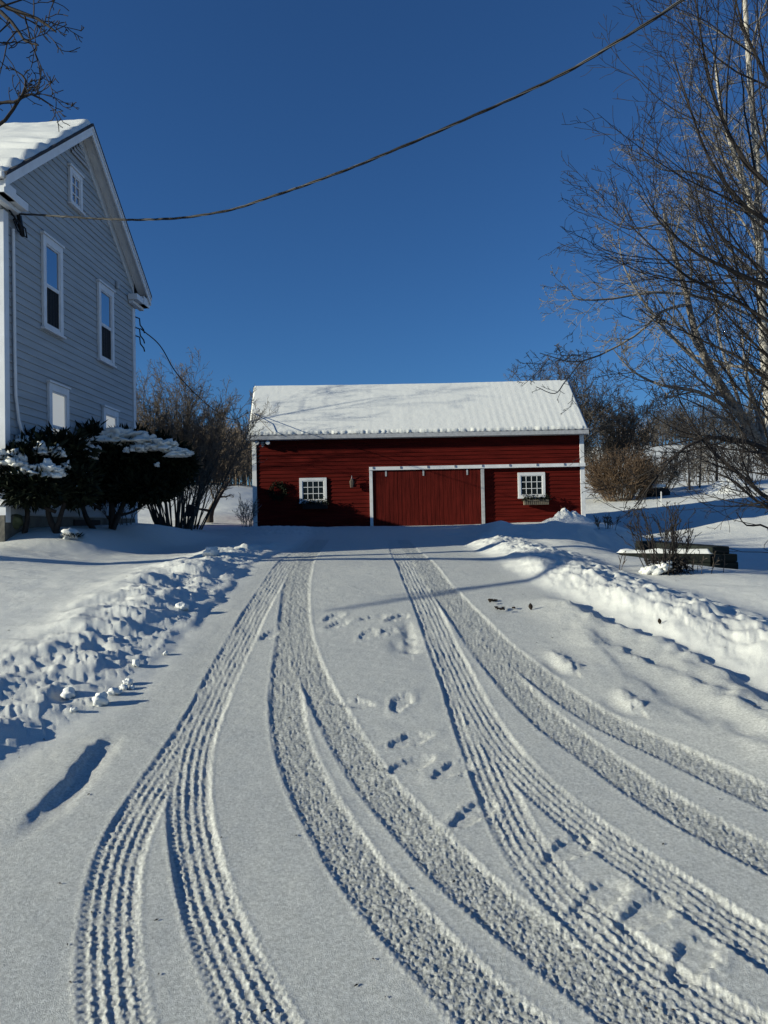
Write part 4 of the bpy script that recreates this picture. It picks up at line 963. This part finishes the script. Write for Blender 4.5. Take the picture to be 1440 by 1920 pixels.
yew(gA[0], gA[1], 'dark spreading yew with snow clumps at the near corner of the farmhouse',
    [lob(20, 885, 12.1, .62, .36), lob(-40, 870, 12.4, .6, .45), lob(75, 868, 12.3, .50, .36), lob(120, 860, 12.6, .40, .42), lob(65, 920, 12.0, .48, .22), lob(135, 915, 12.4, .34, .3), lob(35, 838, 12.7, .32, .2)],
    [(on(40, 1000) - [0, 0, .2], ay(30, 900, 12.2), .05), (on(120, 1000) - [0, 0, .2], ay(95, 900, 12.2), .06), (on(100, 1000) - [0, 0, .2], ay(135, 905, 12.3), .05), (ay(105, 960, 12.2), ay(10, 935, 12.2), .03)],
    [(ay(14, 862, 11.7), (.24, .15, .11)), (ay(52, 882, 11.75), (.21, .12, .08)), (ay(88, 885, 11.8), (.19, .11, .10)), (ay(40, 838, 12.2), (.22, .12, .09)), (ay(80, 846, 12.0), (.13, .08, .07)), (ay(110, 850, 12.1), (.09, .06, .08)), (ay(8, 826, 12.4), (.09, .08, .07)), (ay(38, 866, 11.7), (.07, .05, .09)), (ay(108, 888, 12.1), (.11, .06, .05)), (ay(-18, 850, 12.1), (.2, .14, .12)), (ay(124, 875, 12.15), (.06, .05, .05))], 3, 9000)
gB = ay(225, 978, 14.4)
yew(gB[0], gB[1], 'large dark flat bottomed yew capped with snow beside the gable wall',
    [lob(225, 880, 14.4, .62, .48), lob(280, 885, 14.4, .52, .46), lob(325, 880, 14.3, .34, .34), lob(175, 850, 14.6, .36, .46), lob(180, 910, 14.2, .4, .34), lob(245, 845, 14.5, .5, .28), lob(300, 850, 14.4, .36, .26), lob(262, 920, 14.3, .62, .20), lob(345, 872, 14.3, .16, .18)],
    [(on(210, 992) - [0, 0, .2], ay(205, 915, 14.3), .07), (on(205, 992) - [0, 0, .2], ay(260, 900, 14.4), .055), (on(188, 992) - [0, 0, .2], ay(150, 925, 14.1), .06), (ay(190, 955, 14.2), ay(165, 930, 14.2), .035), (ay(200, 970, 14.2), ay(300, 925, 14.4), .03)],
    [(ay(225, 822, 14.1), (.34, .22, .11)), (ay(275, 828, 14.0), (.25, .16, .08)), (ay(305, 838, 13.95), (.24, .14, .09)), (ay(262, 842, 13.9), (.13, .09, .07)), (ay(336, 852, 13.95), (.19, .12, .06)), (ay(322, 846, 14.0), (.15, .12, .05)), (ay(156, 836, 13.9), (.10, .08, .12)), (ay(140, 858, 13.7), (.10, .07, .13)), (ay(142, 888, 13.5), (.19, .10, .10)), (ay(135, 915, 13.5), (.08, .06, .06)), (ay(172, 846, 13.9), (.16, .09, .05)), (ay(178, 852, 13.85), (.09, .06, .10)), (ay(238, 845, 13.85), (.05, .04, .04)), (ay(295, 872, 13.85), (.04, .03, .03))], 5, 15000)
# upright little top shoots
# rock at the house corner
rk = on(28, 992); V, F = blob((at(28, 978, 11.8)), (.11, .13, .12), 8, .3, 3, 1.4)
fast_mesh('stone', V, F, mat('mossy_stone', (.10, .11, .055), .9, 8, (12, .8, .02), .2, .4), None, at(28, 978, 11.8)); tag(col.objects[-1], 'mossy stone in front of the farmhouse foundation', 'stone')
# snowy clump on the lawn
tp = on(132, 1010)
tu = thing('grass_clump', tp, 'small snow covered clump on the shaded lawn before the yew', 'plant')
V, F = blob(tp + [0, 0, .05], (.13, .12, .09), 19, .5, 3, 2); fast_mesh('snow_cap', V, F, M['snow'], tu)
l = MB(); r = np.random.RandomState(6)
for i in range(200):
    a = r.uniform(0, 2 * PI); p = tp + np.array([math.cos(a) * .12 + .04, math.sin(a) * .1, r.uniform(-.01, .05)]); d = np.array([math.cos(a) * .8, math.sin(a) * .8, r.uniform(-.2, .7)]); q = np.cross(d, (0, 0, 1)); L = r.uniform(.05, .13)
    l.add([p, p + d * L * .5 + q * .01, p + d * L, p + d * L * .5 - q * .01], [(0, 1, 2, 3)])
l.build('leaves', M['yew'], tu)

# ------------------------------------------------------------------ right lawn: timber bed, dry bush, weeds
ra = at(1352, 1038, 11.0); bz = ra[2] - .08
def beam(mb, a, b, wdt, h, z0, z1):
    a = np.array(a); b = np.array(b); d = (b - a) / np.linalg.norm(b - a); n = np.array([-d[1], d[0]]) * wdt / 2
    P = [(*(a - n), z0), (*(b - n), z1), (*(b + n), z1), (*(a + n), z0)]
    mb.hexa(P + [(p[0], p[1], p[2] + h) for p in P])
rb = thing('timber_bed', (ra[0], ra[1], bz), 'dark weathered timber beams of a raised bed half buried in snow', 'raised bed')
pA = at(1372, 1040, 10.6)[:2]; pB = at(1335, 1040, 10.5)[:2]
fA = at(1352, 1030, 10.9)[:2]; fB = at(1205, 1012, 12.6)[:2]
zA, zB = at(1354, 1014, 10.9)[2] - .28, at(1205, 1009, 12.6)[2] - .04
for k in range(-2, 2):
    w = MB(); beam(w, fA + np.array([.10, -.02]) * (1 - max(k, 0)), fB, .34 - .03 * k, .112, zA - .03 + .115 * k, zB - .23 + .115 * k); w.build('long_beam', M['timber'], rb, bevel=.015)
gA_ = at(1330, 1040, 10.6)[:2]; gB_ = at(1160, 1036, 10.9)[:2]
zf0, zf1 = at(1330, 1032, 10.6)[2] - .17, at(1160, 1032, 10.9)[2] - .16
w = MB(); beam(w, gA_, gB_, .22, .12, zf0, zf1); beam(w, gA_, gB_, .19, .12, zf0 - .125, zf1 - .125); w.build('front_beam', M['timber'], rb, bevel=.012)
sv_ = []; nx, ny = 60, 8
for i in range(nx + 1):
    for j in range(ny + 1):
        t = i / nx; q = gA_ * (1 - t) + gB_ * t + np.array([0, (j / ny - .5) * .26]); z0 = (zf0 + .12) * (1 - t) + (zf1 + .12) * t
        e = S(0, .25, j / ny) * S(0, .25, 1 - j / ny) * S(0, .04, t) * S(0, .04, 1 - t)
        sv_.append((q[0], q[1], z0 + .006 + e * (.045 + .05 * float(fbm(q[0] / .2, q[1] / .2, 2, 97)))))
idx = np.arange((nx + 1) * (ny + 1)).reshape(nx + 1, ny + 1)
fast_mesh('snow_cap', np.array(sv_), np.stack([idx[:-1, :-1], idx[:-1, 1:], idx[1:, 1:], idx[1:, :-1]], -1).reshape(-1, 4), M['snow'], rb)
w = MB(); beam(w, gA_ + [.0, .05], fA + [-.1, 0], .2, .11, zf0 - .02, zA - .02); beam(w, gA_ + [.0, .05], fA + [-.1, 0], .18, .11, zf0 - .135, zA - .135); w.build('end_beam', M['timber'], rb, bevel=.012)
# dry bush with snowy base
bb = on(1245, 1074); g = np.random.RandomState(51)
cBu = Cfg(seg=[6, 3, 2], wander=[.07, .15, .2], up=[.02, .05, .02], num=[3, 2], t0=[.3, .2], ang=[26, 34], lr=[.4, .5], rr=.6, taper=.75, rmin=.0035)
t = shrub('dry_bush', bb[0], bb[1], .72, .5, 34, 'dry twiggy bush with snow on its base in front of the timber beams', 'bush', M['bark_dark'], M['bark_dark'], cBu, g, .007, base_r=.16)
l = MB()
for i in range(700):
    a = g.uniform(0, 2 * PI); k = g.rand() ** .5; p = bb + np.array([math.cos(a) * .22 * k + .06, math.sin(a) * .16 * k, g.uniform(0, .15)]); d = g.normal(0, 1, 3); d /= np.linalg.norm(d); q = np.cross(d, g.normal(0, 1, 3)); q /= np.linalg.norm(q); L = g.uniform(.04, .10)
    l.add([p, p + d * L * .5 + q * .008, p + d * L, p + d * L * .5 - q * .008], [(0, 1, 2, 3)])
l.build('dead_leaves', M['bark_dark'], t)
for dx, dy, dz, s_ in ((-.16, -.10, .03, .075), (-.05, -.12, .06, .06), (-.22, -.06, .02, .055), (.0, -.10, .10, .04)):
    V, F = blob(bb + [dx, dy, dz], (s_ * 1.2, s_, s_ * .8), int(50 + dx * 100), .6, 3, 2.2); fast_mesh('snow_cap', V, F, M['snow'], t)
p = on(1300, 1070); shrub('dry_weeds', p[0], p[1], .26, .8, 12, 'low dry weeds in the snow right of the twiggy bush', 'weeds', M['bark'], M['bark'], cBu, g, .004, base_r=.3)
p = on(1150, 1075); shrub('dry_weeds', p[0], p[1], .28, .35, 2, 'two lone dry stalks in the snow left of the twiggy bush', 'weeds', M['bark'], M['bark'], cBu, g, .004, base_r=.1)
p = at(1135, 968, 18.2); cWe = Cfg(**{**cBu.__dict__, 'num': [7, 3], 'rmin': .006})
shrub('dry_weeds', p[0], 18.2, .42, .5, 9, 'brown seed headed weeds standing behind the snow mound by the barn corner', 'weeds', M['brown_twig'], M['brown_twig'], cWe, g, .006, base_r=.35)
shrub('red_stem_plant', 6.6, 27.4, .62, .18, 3, 'thin reddish stems against the barn wall right of the window box', 'plant', M['reed'], M['reed'], cBu, g, .010, base_r=.06)
# snow piles
pc = np.array([at(1064, 985, 26.5)[0], 26.5]); pz = gz(*pc)
nn = 90; th_ = np.linspace(0, 2 * PI, nn, endpoint=False); V = []; 
rads = np.linspace(0, 1, 40)
Rr, Tt = np.meshgrid(rads, th_, indexing='ij'); X = pc[0] + Rr * np.cos(Tt) * 1.15; Y = pc[1] + Rr * np.sin(Tt) * .8
hh = .42 * (1 - S(.05, 1, Rr)) + (1 - Rr) * (.22 * fbm(X / .22, Y / .22, 3, 81) + .10 * np.abs(fbm(X / .1, Y / .1, 2, 83)))
V = np.stack([X.ravel(), Y.ravel(), (base(X, Y) + hh - .06 * S(.8, 1, Rr)).ravel()], 1)
idx = np.arange(40 * nn).reshape(40, nn); F = np.stack([idx[:-1], idx[1:], np.roll(idx[1:], -1, 1), np.roll(idx[:-1], -1, 1)], -1).reshape(-1, 4)
o = fast_mesh('snow_pile', V, F, M['snow'], None, (*pc, pz)); tag(o, 'sunlit heap of chunky snow at the right corner of the barn', 'snow pile')
pc = np.array([at(1362, 925, 41)[0], 41.0]); X = pc[0] + Rr * np.cos(Tt) * 2.0; Y = pc[1] + Rr * np.sin(Tt) * 1.2
hh = .75 * (1 - S(.05, 1, Rr)) + (1 - Rr) * .35 * fbm(X / .6, Y / .6, 3, 85)
V = np.stack([X.ravel(), Y.ravel(), (base(X, Y) + hh - .08 * S(.8, 1, Rr)).ravel()], 1)
o = fast_mesh('snow_pile', V, F, M['snow'], None, (*pc, gz(*pc))); tag(o, 'white snow heap in the far field in front of the saplings', 'snow pile')
# brush heap and white stake on the field edge
pc = at(1226, 918, 42.0); V, F = blob(np.array([pc[0], 42.0, gz(pc[0], 42)]), (.75, .5, .55), 91, .4, 3, 1.5)
bh = thing('brush_heap', (pc[0], 42, gz(pc[0], 42)), 'dark low brush heap with snow on top left of the white stake', 'brush heap')
fast_mesh('brush', V, F, M['bark_dark'], bh); V, F = blob(np.array([pc[0] + .1, 41.9, gz(pc[0], 42) + .52]), (.55, .4, .12), 92, .4, 3, 1.5); fast_mesh('snow_cap', V, F, M['snow'], bh)
sx_, sy_ = at(1240, 936, 36)[0], 36.0; z = gz(sx_, sy_)
w = MB(); w.hexa([(sx_ - .025, sy_ - .02, z - .2), (sx_ + .02, sy_ - .02, z - .2), (sx_ + .02, sy_ + .02, z - .2), (sx_ - .025, sy_ + .02, z - .2), (sx_ - .025, sy_ - .02, z + .62), (sx_ + .025, sy_ - .02, z + .62), (sx_ + .02, sy_ + .02, z + .66), (sx_ - .02, sy_ + .02, z + .66)])
tag(w.build('stake', M['stake'], None, loc=(sx_, sy_, z)), 'thin white marker stake in the snowy field', 'stake')

# ------------------------------------------------------------------ snow clods and litter on the drive
CL = [(188, 1322, .052, 'tallest pointed snow clod beside the drive at the end of the row'), (212, 1303, .036, 'flat topped snow clod next to the tallest clod'), (232, 1292, .026, 'small snow clod in the middle of the row by the left bank'), (240, 1283, .034, 'round snow clod at the far end of the row by the left bank'), (248, 1290, .022, 'tiny snow clod leaning on the round clod'), (225, 1299, .02, 'tiny snow clod in front of the flat topped clod'),
      (139, 1338, .026, 'lone snow clod left of the tallest pointed clod'), (128, 1310, .05, 'broken slab of snow at the foot of the left bank'), (342, 1155, .055, 'snow lump perched on the left bank edge'), (395, 1053, .11, 'big snow lump at the far top of the left bank'), (311, 1228, .024, 'small clod on the strip between left bank and drive'), (255, 1252, .04, 'clod fallen from the left bank above the row')]
for i, (px, py, s_, lab) in enumerate(CL):
    s_ *= .8; p = on(px, py); V, F = blob(p + [0, 0, s_ * .55], (s_ * (1 + .2 * math.sin(i)), s_, s_ * (1.15 if i == 0 else .85)), 100 + i, .42, 3, 1.6)
    o = fast_mesh('snow_clod', V, F, M['snow'], None, p); tag(o, lab, 'snow clod', 'snow clods by the left bank')
def leaf(px, py, s_, lab, up=False, seed=0):
    p = on(px, py); r = np.random.RandomState(seed); mb = MB()
    n = 1 if up else 5
    for i in range(n):
        c = p + (np.array([r.uniform(-.1, .1), r.uniform(-.12, .12), .008]) if not up else np.array([0, 0, -.01]))
        a = r.uniform(0, 2 * PI); d = np.array([math.cos(a), math.sin(a), .12]) if not up else np.array([-.12, .1, 1.0]); q = np.cross(d, (0, 0, 1.0) if not up else (.2, 1, 0)); q /= np.linalg.norm(q)
        L = .72 * s_ * r.uniform(.6, 1.1); k = 7; V = []
        for j in range(k):
            t = j / (k - 1); wv = .32 * L * math.sin(PI * min(1, t * .92 + .06)); bend = .06 * L * math.sin(t * 5)
            m_ = c + d * L * t + np.array([0, 0, bend if not up else 0]); V += [m_ - q * wv + [0, 0, .012], m_ + [0, 0, 0], m_ + q * wv + [0, 0, .012]]
        F = []
        for j in range(k - 1): F += [(3 * j, 3 * j + 1, 3 * j + 4, 3 * j + 3), (3 * j + 1, 3 * j + 2, 3 * j + 5, 3 * j + 4)]
        mb.add(V, F)
    o = mb.build('dead_leaf' if up else 'leaf_litter', M['leaf'], None, True, loc=p); sld = o.modifiers.new('solid', 'SOLIDIFY'); sld.thickness = .0025
    tag(o, lab, 'leaf' if up else 'leaves')
leaf(930, 1131, .07, 'scattered brown leaves on the drive, the patch nearer the barn', seed=1)
leaf(945, 1144, .08, 'scattered brown leaves on the drive beside the upright leaf', seed=2)
leaf(996, 1147, .085, 'single dead leaf standing upright in the snow of the drive', True, 3)
leaf(1238, 1184, .07, 'dark curled leaf lying on the right snow bank', True, 4)
mb = MB(); r = np.random.RandomState(9)
for i in range(70):
    y = 2 + 6 * r.rand() ** 1.6; x = y * r.uniform(-.55, .55); z = gz(x, y) + .003; a = r.uniform(0, PI); L = r.uniform(.003, .010) * (1 + .12 * y); q = np.array([math.cos(a), math.sin(a), 0]) * L; n = np.array([-q[1], q[0], 0]) * .3
    c = np.array([x, y, z]); mb.add([c - q, c + n, c + q, c - n, c + [0, 0, .004]], [(0, 1, 4), (1, 2, 4), (2, 3, 4), (3, 0, 4)])
tag(mb.build('bark_crumbs', M['leaf']), 'tiny dark crumbs of bark strewn over the snow', 'debris', kind='stuff')

# ------------------------------------------------------------------ light
EL, AZ = math.radians(15.5), math.radians(15.0)
trav = Vector((math.cos(EL) * math.cos(AZ), math.cos(EL) * math.sin(AZ), -math.sin(EL)))
sun = bpy.data.lights.new('sun', 'SUN'); sun.energy = 5.0; sun.angle = math.radians(.55); sun.color = (1, .96, .78)
so = bpy.data.objects.new('sun', sun); col.objects.link(so); so.rotation_euler = trav.to_track_quat('-Z', 'Y').to_euler(); so.location = (-20, -8, 15)
wd = bpy.data.worlds.new('World'); sc.world = wd; wd.use_nodes = True
nt = wd.node_tree; bg = nt.nodes['Background']
sky = nt.nodes.new('ShaderNodeTexSky'); sky.sky_type = 'NISHITA'; sky.sun_disc = False
sky.sun_elevation = EL; sky.sun_rotation = math.atan2(-trav.x, -trav.y); sky.altitude = 0; sky.air_density = 1.0; sky.dust_density = 0; sky.ozone_density = 8.6
nt.links.new(sky.outputs['Color'], bg.inputs['Color'])
bg.inputs['Strength'].default_value = .080
sc.view_settings.view_transform = 'Standard'; sc.view_settings.look = 'None'; sc.view_settings.exposure = .35; sc.view_settings.gamma = 1
sc.cycles.max_bounces = 6; sc.cycles.diffuse_bounces = 1; sc.cycles.glossy_bounces = 2; sc.cycles.transparent_max_bounces = 4
